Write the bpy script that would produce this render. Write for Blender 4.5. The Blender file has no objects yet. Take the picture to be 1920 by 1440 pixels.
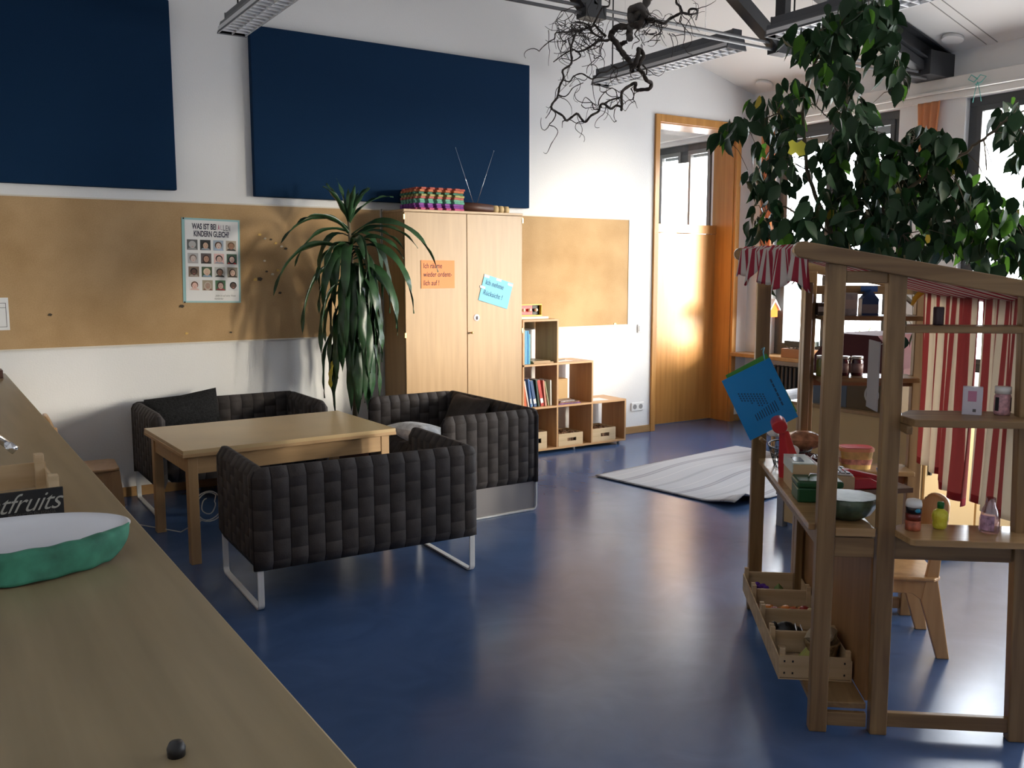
import bpy, math, random
from mathutils import Vector, Matrix, Quaternion

# ------------------------------------------------------------------ camera
SC = bpy.context.scene
COL = SC.collection
F, VX, HY, CX, CY, EYE = 1715.0, 3622.0, 508.0, 960.0, 720.0, 1.6
aX = Vector((VX-CX, HY-CY, F)).normalized()
aZ = -Vector((0, F*F/(CY-HY), F)).normalized()
aY = aZ.cross(aX)
cam_d = bpy.data.cameras.new('camera'); cam = bpy.data.objects.new('camera', cam_d); COL.objects.link(cam)
cam_d.sensor_width = 36.0; cam_d.lens = F/1920*36; cam_d.clip_start = 0.02; cam_d.clip_end = 200
R3 = Matrix(((aX[0], -aX[1], -aX[2]), (aY[0], -aY[1], -aY[2]), (aZ[0], -aZ[1], -aZ[2])))
cam.matrix_world = Matrix.Translation((0, 0, EYE)) @ R3.to_4x4()
SC.camera = cam

def at(u, v, dist):
    """photo pixel and forward distance -> point in the room"""
    r = Vector((u-CX, v-CY, F))/F*dist
    return Vector((r.dot(aX), r.dot(aY), r.dot(aZ)+EYE))

# ------------------------------------------------------------------ light
SC.view_settings.view_transform = 'Standard'; SC.view_settings.look = 'None'
SC.view_settings.gamma = 1; SC.view_settings.exposure = 1.25; SC.view_settings.use_curve_mapping = False
SC.cycles.use_denoising = True
SC.cycles.max_bounces = 8; SC.cycles.diffuse_bounces = 4; SC.cycles.glossy_bounces = 4
SC.cycles.transparent_max_bounces = 16; SC.cycles.transmission_bounces = 6
SC.cycles.caustics_reflective = False; SC.cycles.caustics_refractive = False
SC.cycles.sample_clamp_indirect = 8
W = bpy.data.worlds.new('sky'); SC.world = W; W.use_nodes = True
wn = W.node_tree; bg = wn.nodes['Background']
tc = wn.nodes.new('ShaderNodeTexCoord'); sep = wn.nodes.new('ShaderNodeSeparateXYZ')
rmp = wn.nodes.new('ShaderNodeValToRGB'); mp = wn.nodes.new('ShaderNodeMapRange')
wn.links.new(tc.outputs['Generated'], sep.inputs[0]); wn.links.new(sep.outputs['Z'], mp.inputs['Value'])
mp.inputs['From Min'].default_value = -1; mp.inputs['From Max'].default_value = 1
wn.links.new(mp.outputs[0], rmp.inputs[0]); wn.links.new(rmp.outputs[0], bg.inputs[0])
rmp.color_ramp.elements[0].position = 0.40; rmp.color_ramp.elements[0].color = (0.69, 0.69, 0.69, 1)
rmp.color_ramp.elements[1].position = 0.52; rmp.color_ramp.elements[1].color = (0.87, 0.93, 1.0, 1)
bg.inputs[1].default_value = 7.2
sun_d = bpy.data.lights.new('sun', 'SUN'); sun = bpy.data.objects.new('sun', sun_d); COL.objects.link(sun)
sun_d.energy = 8.2; sun_d.color = (1.0, 0.90, 0.72); sun_d.angle = math.radians(19.0)
sun_dir = Vector((-0.59, 0.80, -0.145)).normalized()
sun.rotation_euler = sun_dir.to_track_quat('-Z', 'Y').to_euler(); sun.location = (12, -6, 4)

N_Y, E_X, W_X, S_Y, FAR_Y = 6.857, 7.44, -0.27, -3.2, 10.6
WIN = [(-2.9, -1.5), (-0.9, 0.5), (1.1, 2.5), (3.12, 4.52), (5.134, 6.52)]
WIN2 = [(7.42, 9.4)]
SILL, HEAD = 0.74, 3.03
def ceil_z(x): return 3.42+0.26*(7.44-x)
for (y0, y1) in WIN+WIN2:
    ld = bpy.data.lights.new('window_daylight', 'AREA'); lo = bpy.data.objects.new('window_daylight', ld); COL.objects.link(lo)
    ld.shape = 'RECTANGLE'; ld.size = HEAD-SILL; ld.size_y = y1-y0
    lo.location = (E_X+0.26, (y0+y1)/2, (SILL+HEAD)/2); lo.rotation_euler = (0, math.radians(90), 0)
    ld.cycles.is_portal = True

# ------------------------------------------------------------------ materials
def nt(name):
    m = bpy.data.materials.new(name); m.use_nodes = True
    return m, m.node_tree, m.node_tree.nodes['Principled BSDF']
MATS = {}
def plain(name, c, rough=0.6, metal=0.0, spec=0.5, bump=0, bscale=60, var=0.0, vscale=6, sss=0, emit=None, coat=0):
    if name in MATS: return MATS[name]
    m, t, b = nt(name)
    b.inputs['Base Color'].default_value = (*c, 1); b.inputs['Roughness'].default_value = rough
    b.inputs['Metallic'].default_value = metal; b.inputs['Specular IOR Level'].default_value = spec
    b.inputs['Coat Weight'].default_value = coat
    co = t.nodes.new('ShaderNodeTexCoord')
    if var > 0:
        n = t.nodes.new('ShaderNodeTexNoise'); n.inputs['Scale'].default_value = vscale; n.inputs['Detail'].default_value = 4
        r = t.nodes.new('ShaderNodeValToRGB')
        r.color_ramp.elements[0].position = .3; r.color_ramp.elements[1].position = .7
        r.color_ramp.elements[0].color = (*[x*(1-var) for x in c], 1); r.color_ramp.elements[1].color = (*[min(1, x*(1+var)) for x in c], 1)
        t.links.new(co.outputs['Object'], n.inputs['Vector']); t.links.new(n.outputs['Fac'], r.inputs[0]); t.links.new(r.outputs[0], b.inputs['Base Color'])
    if bump > 0:
        n = t.nodes.new('ShaderNodeTexNoise'); n.inputs['Scale'].default_value = bscale; n.inputs['Detail'].default_value = 3
        u = t.nodes.new('ShaderNodeBump'); u.inputs['Strength'].default_value = bump; u.inputs['Distance'].default_value = .01
        t.links.new(co.outputs['Object'], n.inputs['Vector']); t.links.new(n.outputs['Fac'], u.inputs['Height']); t.links.new(u.outputs[0], b.inputs['Normal'])
    MATS[name] = m; return m
def wood(name, c1, c2, axis='x', rough=0.4, fine=1.0, spec=0.5, rings=False):
    key = name+axis
    if key in MATS: return MATS[key]
    m, t, b = nt(key)
    co = t.nodes.new('ShaderNodeTexCoord'); mp = t.nodes.new('ShaderNodeMapping')
    s = [18*fine]*3; s['xyz'.index(axis)] = 1.1*fine; mp.inputs['Scale'].default_value = s
    n = t.nodes.new('ShaderNodeTexNoise'); n.inputs['Scale'].default_value = 1.6; n.inputs['Detail'].default_value = 5; n.inputs['Distortion'].default_value = .6 if rings else .2
    r = t.nodes.new('ShaderNodeValToRGB'); r.color_ramp.elements[0].position = .28; r.color_ramp.elements[1].position = .72
    r.color_ramp.elements[0].color = (*c1, 1); r.color_ramp.elements[1].color = (*c2, 1)
    t.links.new(co.outputs['Object'], mp.inputs[0]); t.links.new(mp.outputs[0], n.inputs['Vector'])
    t.links.new(n.outputs['Fac'], r.inputs[0]); t.links.new(r.outputs[0], b.inputs['Base Color'])
    u = t.nodes.new('ShaderNodeBump'); u.inputs['Strength'].default_value = .08; u.inputs['Distance'].default_value = .004
    t.links.new(n.outputs['Fac'], u.inputs['Height']); t.links.new(u.outputs[0], b.inputs['Normal'])
    b.inputs['Roughness'].default_value = rough; b.inputs['Specular IOR Level'].default_value = spec
    MATS[key] = m; return m
def translucent(name, c, amount=.5, c2=None):
    m = bpy.data.materials.new(name); m.use_nodes = True; t = m.node_tree; t.nodes.clear()
    o = t.nodes.new('ShaderNodeOutputMaterial'); mx = t.nodes.new('ShaderNodeMixShader'); d = t.nodes.new('ShaderNodeBsdfDiffuse'); tr = t.nodes.new('ShaderNodeBsdfTranslucent')
    d.inputs[0].default_value = (*c, 1); tr.inputs[0].default_value = (*(c2 or c), 1); mx.inputs[0].default_value = amount
    t.links.new(d.outputs[0], mx.inputs[1]); t.links.new(tr.outputs[0], mx.inputs[2]); t.links.new(mx.outputs[0], o.inputs[0])
    MATS[name] = m; return m
def glassy(name, tint=(1, 1, 1), refl=.06, rough=.0):
    m = bpy.data.materials.new(name); m.use_nodes = True; t = m.node_tree; t.nodes.clear()
    o = t.nodes.new('ShaderNodeOutputMaterial'); mx = t.nodes.new('ShaderNodeMixShader'); a = t.nodes.new('ShaderNodeBsdfTransparent'); g = t.nodes.new('ShaderNodeBsdfGlossy')
    a.inputs[0].default_value = (*tint, 1); g.inputs['Roughness'].default_value = rough
    lw = t.nodes.new('ShaderNodeLayerWeight'); lw.inputs[0].default_value = .15
    ml = t.nodes.new('ShaderNodeMath'); ml.operation = 'MULTIPLY_ADD'; ml.inputs[1].default_value = .25; ml.inputs[2].default_value = refl
    t.links.new(lw.outputs['Fresnel'], ml.inputs[0]); t.links.new(ml.outputs[0], mx.inputs[0])
    t.links.new(a.outputs[0], mx.inputs[1]); t.links.new(g.outputs[0], mx.inputs[2]); t.links.new(mx.outputs[0], o.inputs[0])
    MATS[name] = m; return m

def floor_mat():
    m, t, b = nt('blue_linoleum')
    co = t.nodes.new('ShaderNodeTexCoord')
    n = t.nodes.new('ShaderNodeTexNoise'); n.inputs['Scale'].default_value = 3.2; n.inputs['Detail'].default_value = 6; n.inputs['Distortion'].default_value = 1.6
    r = t.nodes.new('ShaderNodeValToRGB'); e = r.color_ramp.elements
    e[0].position = .25; e[0].color = (.046, .092, .208, 1); e[1].position = .78; e[1].color = (.066, .120, .258, 1)
    t.links.new(co.outputs['Object'], n.inputs['Vector']); t.links.new(n.outputs['Fac'], r.inputs[0]); t.links.new(r.outputs[0], b.inputs['Base Color'])
    n2 = t.nodes.new('ShaderNodeTexNoise'); n2.inputs['Scale'].default_value = 1.3; n2.inputs['Detail'].default_value = 2; n2.inputs['Distortion'].default_value = .6
    mr = t.nodes.new('ShaderNodeMapRange'); mr.inputs['To Min'].default_value = .17; mr.inputs['To Max'].default_value = .29
    t.links.new(co.outputs['Object'], n2.inputs['Vector']); t.links.new(n2.outputs['Fac'], mr.inputs['Value']); t.links.new(mr.outputs[0], b.inputs['Roughness'])
    n3 = t.nodes.new('ShaderNodeTexNoise'); n3.inputs['Scale'].default_value = 5; n3.inputs['Detail'].default_value = 2
    u = t.nodes.new('ShaderNodeBump'); u.inputs['Strength'].default_value = .02; u.inputs['Distance'].default_value = .01
    t.links.new(co.outputs['Object'], n3.inputs['Vector']); t.links.new(n3.outputs['Fac'], u.inputs['Height']); t.links.new(u.outputs[0], b.inputs['Normal'])
    b.inputs['Specular IOR Level'].default_value = .6
    return m
def cork_mat():
    m, t, b = nt('cork')
    co = t.nodes.new('ShaderNodeTexCoord')
    n = t.nodes.new('ShaderNodeTexNoise'); n.inputs['Scale'].default_value = 140; n.inputs['Detail'].default_value = 4
    n2 = t.nodes.new('ShaderNodeTexNoise'); n2.inputs['Scale'].default_value = 2.5; n2.inputs['Detail'].default_value = 3
    mx = t.nodes.new('ShaderNodeMath'); mx.operation = 'MULTIPLY_ADD'; mx.inputs[1].default_value = .6
    r = t.nodes.new('ShaderNodeValToRGB'); e = r.color_ramp.elements
    e[0].position = .45; e[0].color = (.33, .20, .092, 1); e[1].position = .95; e[1].color = (.49, .33, .175, 1)
    t.links.new(co.outputs['Object'], n.inputs['Vector']); t.links.new(co.outputs['Object'], n2.inputs['Vector'])
    t.links.new(n.outputs['Fac'], mx.inputs[0]); t.links.new(n2.outputs['Fac'], mx.inputs[2]); t.links.new(mx.outputs[0], r.inputs[0]); t.links.new(r.outputs[0], b.inputs['Base Color'])
    b.inputs['Roughness'].default_value = .9; b.inputs['Specular IOR Level'].default_value = .2
    return m

WHITE = plain('white_plaster', (.80, .80, .80), .9, spec=.2, bump=.12, bscale=90)
CEIL = plain('white_ceiling', (.80, .78, .75), .9, spec=.2)
FLOOR = floor_mat(); CORK = cork_mat()
NAVY = plain('navy_felt', (.0065, .027, .070), .95, spec=.15, bump=.25, bscale=250)
BEECH = wood('beech', (.37, .225, .105), (.45, .285, .14), 'z', .38)
BEECHX = wood('beech', (.37, .225, .105), (.45, .285, .14), 'x', .38)
BEECHS = wood('beech_shelf', (.46, .25, .11), (.58, .34, .16), 'x', .45)
CTOP = wood('counter_laminate', (.235, .18, .10), (.325, .25, .145), 'y', .34, fine=.6)
DOORW = wood('door_wood', (.44, .20, .05), (.58, .29, .085), 'z', .32, fine=.8)
TRIMW = wood('trim_wood', (.33, .18, .07), (.43, .25, .10), 'x', .35)
PINE = wood('stained_pine', (.155, .085, .036), (.345, .215, .098), 'z', .38, fine=.9, rings=True)
PINEX = wood('stained_pine', (.155, .085, .036), (.345, .215, .098), 'x', .38, fine=.9, rings=True)
PINEY = wood('stained_pine', (.155, .085, .036), (.345, .215, .098), 'y', .38, fine=.9, rings=True)
PINEH = wood('pine_counter', (.34, .20, .09), (.48, .30, .14), 'x', .25, rings=True)
CRATEW = wood('poplar_crate', (.48, .34, .19), (.66, .50, .31), 'x', .7)
CHAIRW = wood('chair_wood', (.40, .23, .10), (.52, .32, .155), 'z', .3)
STEEL = plain('white_lacquer_steel', (.78, .79, .80), .35)
CHROME = plain('chrome', (.85, .86, .88), .12, metal=1)
DARKM = plain('anthracite_steel', (.030, .032, .036), .5, spec=.4)
GREYM = plain('grey_lamp_housing', (.105, .11, .12), .45)
GREYFR = plain('dark_grey_window_frame', (.07, .075, .08), .45)
VELVET = plain('dark_grey_velvet', (.052, .045, .044), .75, spec=.25, var=.35, vscale=9, bump=.15, bscale=120)
BLACK = plain('black_plastic', (.012, .012, .013), .45)
PAPER = plain('white_paper', (.80, .80, .80), .8)
WPLAS = plain('white_plastic', (.80, .80, .79), .35)
RED = plain('red_plastic', (.55, .03, .035), .35)
GREEN = plain('green_metal', (.015, .085, .03), .4)
YELLOW = plain('yellow_plastic', (.80, .55, .05), .4)
INK = plain('ink', (.03, .03, .06), .8)
BRASS = plain('brass', (.70, .50, .20), .3, metal=1)
GLASS = glassy('window_glass')

# ------------------------------------------------------------------ mesh builder
class MB:
    def __init__(s): s.v = []; s.f = []; s.m = []; s.sm = []
    def add(s, vs, fs, m=0, sm=False, M=None):
        k = len(s.v)
        s.v += [tuple(M @ Vector(p)) if M else tuple(p) for p in vs]
        for f in fs: s.f.append(tuple(k+i for i in f)); s.m.append(m); s.sm.append(sm)
        return s
    def box(s, x0, x1, y0, y1, z0, z1, m=0, M=None):
        vs = [(x0, y0, z0), (x1, y0, z0), (x1, y1, z0), (x0, y1, z0), (x0, y0, z1), (x1, y0, z1), (x1, y1, z1), (x0, y1, z1)]
        return s.add(vs, [(0, 3, 2, 1), (4, 5, 6, 7), (0, 1, 5, 4), (1, 2, 6, 5), (2, 3, 7, 6), (3, 0, 4, 7)], m, False, M)
    def prism(s, poly, axis, a, b, m=0, M=None):
        def P(p, h): return {'x': (h, p[0], p[1]), 'y': (p[0], h, p[1]), 'z': (p[0], p[1], h)}[axis]
        n = len(poly); vs = [P(p, a) for p in poly]+[P(p, b) for p in poly]
        fs = [tuple(range(n-1, -1, -1)), tuple(range(n, 2*n))]+[(i, (i+1) % n, (i+1) % n+n, i+n) for i in range(n)]
        return s.add(vs, fs, m, False, M)
    def cyl(s, p0, p1, r0, r1=None, n=16, m=0, M=None, cap=True):
        return s.tube([p0, p1], [r0, r0 if r1 is None else r1], n, m, M, cap)
    def tube(s, pts, r, n=8, m=0, M=None, cap=True):
        pts = [Vector(p) for p in pts]; N = len(pts)
        rs = r if isinstance(r, (list, tuple)) else [r]*N
        t0 = (pts[1]-pts[0]).normalized(); ref = Vector((0, 0, 1)) if abs(t0.z) < .9 else Vector((1, 0, 0))
        u = t0.cross(ref).normalized(); vs = []
        for i, p in enumerate(pts):
            t = (pts[min(i+1, N-1)]-pts[max(i-1, 0)])
            t = t.normalized() if t.length > 1e-9 else t0
            u = u-t*u.dot(t)
            u = u.normalized() if u.length > 1e-6 else t.orthogonal().normalized()
            w = t.cross(u)
            for k in range(n):
                a = 2*math.pi*k/n; vs.append(p+(u*math.cos(a)+w*math.sin(a))*rs[i])
        fs = [(i*n+k, i*n+(k+1) % n, (i+1)*n+(k+1) % n, (i+1)*n+k) for i in range(N-1) for k in range(n)]
        s.add(vs, fs, m, True, M)
        if cap:
            k0 = len(s.v)-N*n
            s.f.append(tuple(range(k0+n-1, k0-1, -1))); s.m.append(m); s.sm.append(False)
            s.f.append(tuple(range(k0+(N-1)*n, k0+N*n))); s.m.append(m); s.sm.append(False)
        return s
    def lathe(s, prof, n=24, c=(0, 0, 0), m=0, M=None, sm=True, ell=1.0, wob=None):
        vs = []
        for j, (r, z) in enumerate(prof):
            for k in range(n):
                a = 2*math.pi*k/n; q = r*(1+(wob(a, j) if wob else 0))
                vs.append((c[0]+q*math.cos(a), c[1]+q*math.sin(a)*ell, c[2]+z))
        N = len(prof)
        fs = [(i*n+k, i*n+(k+1) % n, (i+1)*n+(k+1) % n, (i+1)*n+k) for i in range(N-1) for k in range(n)]
        s.add(vs, fs, m, sm, M)
        k0 = len(s.v)-N*n
        if prof[0][0] > 1e-4: s.f.append(tuple(range(k0+n-1, k0-1, -1))); s.m.append(m); s.sm.append(False)
        if prof[-1][0] > 1e-4: s.f.append(tuple(range(k0+(N-1)*n, k0+N*n))); s.m.append(m); s.sm.append(False)
        return s
    def ball(s, c, r, n=12, m=0, sc=(1, 1, 1), M=None):
        vs = []; h = n//2
        for i in range(h+1):
            t = math.pi*i/h
            for k in range(n):
                a = 2*math.pi*k/n
                vs.append((c[0]+r*sc[0]*math.sin(t)*math.cos(a), c[1]+r*sc[1]*math.sin(t)*math.sin(a), c[2]+r*sc[2]*math.cos(t)))
        fs = [(i*n+k, (i+1)*n+k, (i+1)*n+(k+1) % n, i*n+(k+1) % n) for i in range(h) for k in range(n)]
        return s.add(vs, fs, m, True, M)
    def grid(s, fn, nu, nv, m=0, sm=True, mf=None):
        k0 = len(s.v)
        s.v += [tuple(fn(i/nu, j/nv)) for i in range(nu+1) for j in range(nv+1)]
        for i in range(nu):
            for j in range(nv):
                a = k0+i*(nv+1)+j
                s.f.append((a, a+nv+1, a+nv+2, a+1)); s.m.append(mf(i, j) if mf else m); s.sm.append(sm)
        return s
    def build(s, name, mats, parent=None, loc=(0, 0, 0), rotz=0, bevel=0, thick=0, rot=None, seg=2):
        me = bpy.data.meshes.new(name); me.from_pydata(s.v, [], s.f)
        if not isinstance(mats, (list, tuple)): mats = [mats]
        for q in mats: me.materials.append(q)
        me.polygons.foreach_set('material_index', s.m); me.polygons.foreach_set('use_smooth', s.sm); me.update()
        o = bpy.data.objects.new(name, me); COL.objects.link(o)
        o.location = loc; o.rotation_euler = rot if rot else (0, 0, rotz)
        if parent: o.parent = parent
        if thick:
            q = o.modifiers.new('solid', 'SOLIDIFY'); q.thickness = thick; q.offset = 0
        if bevel:
            q = o.modifiers.new('bevel', 'BEVEL'); q.width = bevel; q.segments = seg; q.limit_method = 'ANGLE'; q.angle_limit = math.radians(40)
        return o
def tag(o, label=None, cat=None, group=None, kind=None):
    if label: o['label'] = label
    if cat: o['category'] = cat
    if group: o['group'] = group
    if kind: o['kind'] = kind
    return o
def thing(name, label, cat, loc=(0, 0, 0), rotz=0, group=None, rot=None):
    o = bpy.data.objects.new(name, None); COL.objects.link(o); o.empty_display_size = .1
    o.location = loc; o.rotation_euler = rot if rot else (0, 0, rotz)
    return tag(o, label, cat, group)
def dup(root, loc=None, rotz=None, label=None):
    r = root.copy(); COL.objects.link(r)
    if loc is not None: r.location = loc
    if rotz is not None: r.rotation_euler = (0, 0, rotz)
    if label: r['label'] = label
    for ch in list(root.children):
        c = ch.copy(); COL.objects.link(c); c.parent = r
        for g in list(ch.children):
            d = g.copy(); COL.objects.link(d); d.parent = c
    return r
def text(name, body, size, mat, parent, loc, rot, sx=1.0, align='CENTER', shear=0, bold=0, space=1.0, fit=0):
    cu = bpy.data.curves.new(name, 'FONT'); cu.body = body; cu.size = size; cu.align_x = align; cu.align_y = 'CENTER'
    cu.extrude = .0004; cu.shear = shear; cu.offset = bold; cu.space_character = space; cu.materials.append(mat)
    tmp = bpy.data.objects.new(name, cu); COL.objects.link(tmp); bpy.context.view_layer.update()
    me = bpy.data.meshes.new_from_object(tmp.evaluated_get(bpy.context.evaluated_depsgraph_get()))
    bpy.data.objects.remove(tmp); me.materials.clear(); me.materials.append(mat)
    o = bpy.data.objects.new(name, me); COL.objects.link(o); o.parent = parent
    o.location = loc; o.rotation_euler = rot
    if fit:
        w_ = max(v.co.x for v in me.vertices)-min(v.co.x for v in me.vertices); sx = fit/w_
    o.scale = (sx, 1, 1); return o
def struct(o, label=None):
    o['kind'] = 'structure'
    if label: o['label'] = label
    return o
FACE_S = (math.radians(90), 0, 0)     # text facing the south
rnd = random.Random(7)

# ================================================================== room shell
b = MB().box(W_X-.2, E_X+.3, S_Y-.2, FAR_Y+.2, -.12, 0); struct(b.build('floor', FLOOR))
DX0, DX1, DTOP = 6.14, 7.222, 3.045
b = MB()
b.prism([(W_X-.2, 0), (DX0, 0), (DX0, ceil_z(DX0)), (W_X-.2, ceil_z(W_X-.2))], 'y', N_Y, N_Y+.287)
b.prism([(DX0, DTOP), (DX1, DTOP), (DX1, ceil_z(DX1)), (DX0, ceil_z(DX0))], 'y', N_Y, N_Y+.287)
b.prism([(DX1, 0), (E_X, 0), (E_X, ceil_z(E_X)), (DX1, ceil_z(DX1))], 'y', N_Y, N_Y+.287)
struct(b.build('wall_north', WHITE))
b = MB()
ys = [S_Y-.2]
allw = WIN+WIN2
for (y0, y1) in allw:
    b.box(E_X, E_X+.3, ys[-1], y0, 0, 3.6); ys.append(y1)
    b.box(E_X, E_X+.3, y0, y1, 0, SILL); b.box(E_X, E_X+.3, y0, y1, HEAD, 3.6)
b.box(E_X, E_X+.3, ys[-1], FAR_Y+.2, 0, 3.6)
struct(b.build('wall_east', WHITE))
b = MB().box(W_X-.2, W_X, S_Y-.2, N_Y, 0, 5.7); struct(b.build('wall_west', WHITE))
b = MB().prism([(W_X-.2, 0), (E_X+.3, 0), (E_X+.3, 3.4), (W_X-.2, 5.45)], 'y', S_Y-.2, S_Y); struct(b.build('wall_south', WHITE))
b = MB().box(3.6, E_X, FAR_Y, FAR_Y+.2, 0, 4.4); struct(b.build('wall_adjoining_room', WHITE))
b = MB().box(3.4, 3.6, N_Y+.287, FAR_Y+.2, 0, 4.4); struct(b.build('wall_adjoining_side', WHITE))
zc = lambda x: ceil_z(x)
ce = MB().prism([(W_X-.3, zc(W_X-.3)), (E_X+.35, zc(E_X+.35)), (E_X+.35, zc(E_X+.35)+.15), (W_X-.3, zc(W_X-.3)+.15)], 'y', S_Y-.3, FAR_Y+.3)
ceiling = struct(ce.build('ceiling', CEIL))
SEAM = plain('seam_grey', (.30, .28, .26), .9)
for yy in (4.36, 4.27, 2.4, 2.31):
    sm_ = MB().prism([(.2, zc(.2)-.003), (7.42, zc(7.42)-.003), (7.42, zc(7.42)+.01), (.2, zc(.2)+.01)], 'y', yy, yy+.007)
    sm_.build('panel_seam', SEAM, ceiling)
# ledge above the windows
b = MB().box(7.36, E_X, S_Y, N_Y, 3.10, 3.205); b.box(7.335, 7.375, S_Y, N_Y, 3.085, 3.105); b.box(7.40, E_X, S_Y, N_Y, 3.035, 3.09)
struct(b.build('trim_1', CEIL, bevel=.004))
b = MB().box(3.6, E_X, N_Y+.29, FAR_Y, 3.10, 3.2) if False else MB().box(7.36, E_X, N_Y+.29, FAR_Y, 3.08, 3.2)
struct(b.build('trim_2', CEIL))
b = MB().box(.46, DX0-.04, N_Y-.014, N_Y, 0, .07); struct(b.build('baseboard_north', TRIMW, bevel=.003))
b = MB().box(DX1+.05, E_X, N_Y-.014, N_Y, 0, .07); struct(b.build('baseboard_corner', TRIMW, bevel=.003))
b = MB().box(E_X-.014, E_X, S_Y, N_Y-.014, 0, .07); struct(b.build('baseboard_east', TRIMW, bevel=.003))

def window(n, y0, y1, blind=0.0):
    f = MB(); x0, x1 = E_X+.06, E_X+.13; w = .075
    f.box(x0, x1, y0, y1, HEAD-w, HEAD); f.box(x0, x1, y0, y1, SILL, SILL+w)
    f.box(x0, x1, y0, y0+w, SILL+w, HEAD-w); f.box(x0, x1, y1-w, y1, SILL+w, HEAD-w)
    ym = (y0+y1)/2
    f.box(x0, x1, ym-.06, ym+.06, SILL+w, HEAD-w)
    root = struct(f.build('window_%d' % n, GREYFR, bevel=.004))
    for a, c in ((y0+w, ym-.06), (ym+.06, y1-w)):
        s_ = MB(); q = .045
        s_.box(x0-.015, x0+.03, a, c, HEAD-w-q, HEAD-w); s_.box(x0-.015, x0+.03, a, c, SILL+w, SILL+w+q)
        s_.box(x0-.015, x0+.03, a, a+q, SILL+w+q, HEAD-w-q); s_.box(x0-.015, x0+.03, c-q, c, SILL+w+q, HEAD-w-q)
        so = s_.build('sash', GREYFR if n < 6 else plain('light_grey_sash', (.22, .23, .23), .5), root, bevel=.003)
        MB().box(x0+.005, x0+.013, a+q, c-q, SILL+w+q, HEAD-w-q).build('pane', GLASS, so)
    if blind:
        MB().box(E_X+.15, E_X+.19, y0+.06, y1-.06, HEAD-.02-blind, HEAD-.02).build('roller_blind', plain('grey_blind', (.30, .33, .33), .8), root)
for i, (y0, y1) in enumerate(WIN): window(i+1, y0, y1, .16 if i == 4 else 0)
window(6, 7.42, 8.4, .12); window(7, 8.4, 9.4)
# sill boards
b = MB().box(7.20, E_X+.06, S_Y, N_Y, SILL-.035, SILL+.004); struct(b.build('trim_3', TRIMW, bevel=.006), None)
b = MB().box(7.20, E_X+.06, N_Y+.29, FAR_Y, SILL-.035, SILL+.004); struct(b.build('trim_4', TRIMW, bevel=.006))

# door
b = MB(); cw = .055
b.box(DX0-.045, DX0+.012, N_Y-.022, N_Y+.01, 0, DTOP+.06); b.box(DX1-.012, DX1+.05, N_Y-.022, N_Y+.01, 0, DTOP+.06)
b.box(DX0+.012, DX1-.012, N_Y-.022, N_Y+.01, DTOP-.012, DTOP+.06)
b.box(DX0, DX0+.022, N_Y+.01, N_Y+.30, 0, DTOP); b.box(DX1-.022, DX1, N_Y+.01, N_Y+.30, 0, DTOP)
b.box(DX0+.022, DX1-.022, N_Y+.01, N_Y+.30, DTOP-.022, DTOP)
door = struct(b.build('door_1', DOORW, bevel=.003))
MB().box(DX0+.022, DX1-.022, N_Y+.25, N_Y+.29, .006, 1.985).build('door_leaf', DOORW, door, bevel=.002)
MB().box(DX0+.022, DX1-.022, N_Y+.235, N_Y+.30, 1.99, 2.078).build('transom_rail', DOORW, door, bevel=.003)
MB().box(DX0+.022, DX1-.022, N_Y+.262, N_Y+.27, 2.078, DTOP-.022).build('transom_pane', GLASS, door)
hd = MB().cyl((DX0+.10, N_Y+.25, 1.03), (DX0+.10, N_Y+.20, 1.03), .011); hd.cyl((DX0+.10, N_Y+.205, 1.03), (DX0+.21, N_Y+.205, 1.03), .010)
hd.build('door_handle', CHROME, door)

# ================================================================== wall boards
def panel(x0, x1, z0, z1, label):
    o = MB().box(x0, x1, N_Y-.062, N_Y-.004, z0, z1).build('acoustic_panel', NAVY, bevel=.006)
    return tag(o, label, 'wall panel', 'navy felt panels high on the wall')
panel(W_X+.02, 1.596, 2.165, 3.45, 'large navy felt wall panel above the corkboard, cut by the left edge')
panel(2.152, 4.595, 2.148, 3.367, 'wide navy felt wall panel above the tall wooden cabinet')
def cork(x0, x1, z0, z1, label):
    r = thing('corkboard', label, 'corkboard', ((x0+x1)/2, N_Y-.01, z0), 0, 'corkboards along the wall'); w = (x1-x0)/2; h = z1-z0
    MB().box(-w, w, -.014, .008, 0, h).build('cork_surface', CORK, r)
    f = MB(); f.box(-w-.006, w+.006, -.018, .008, h, h+.01); f.box(-w-.006, w+.006, -.018, .008, -.01, 0)
    f.box(-w-.008, -w, -.018, .008, 0, h); f.box(w, w+.008, -.018, .008, 0, h)
    f.build('edge_strip', plain('cream_edge_strip', (.66, .62, .55), .5), r)
cork(W_X+.02, 3.17, 1.087, 2.083, 'long brown corkboard with the poster of portraits')
cork(3.195, 5.77, 1.087, 2.083, 'brown corkboard partly behind the tall cabinet and above the stepped shelf')
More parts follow.
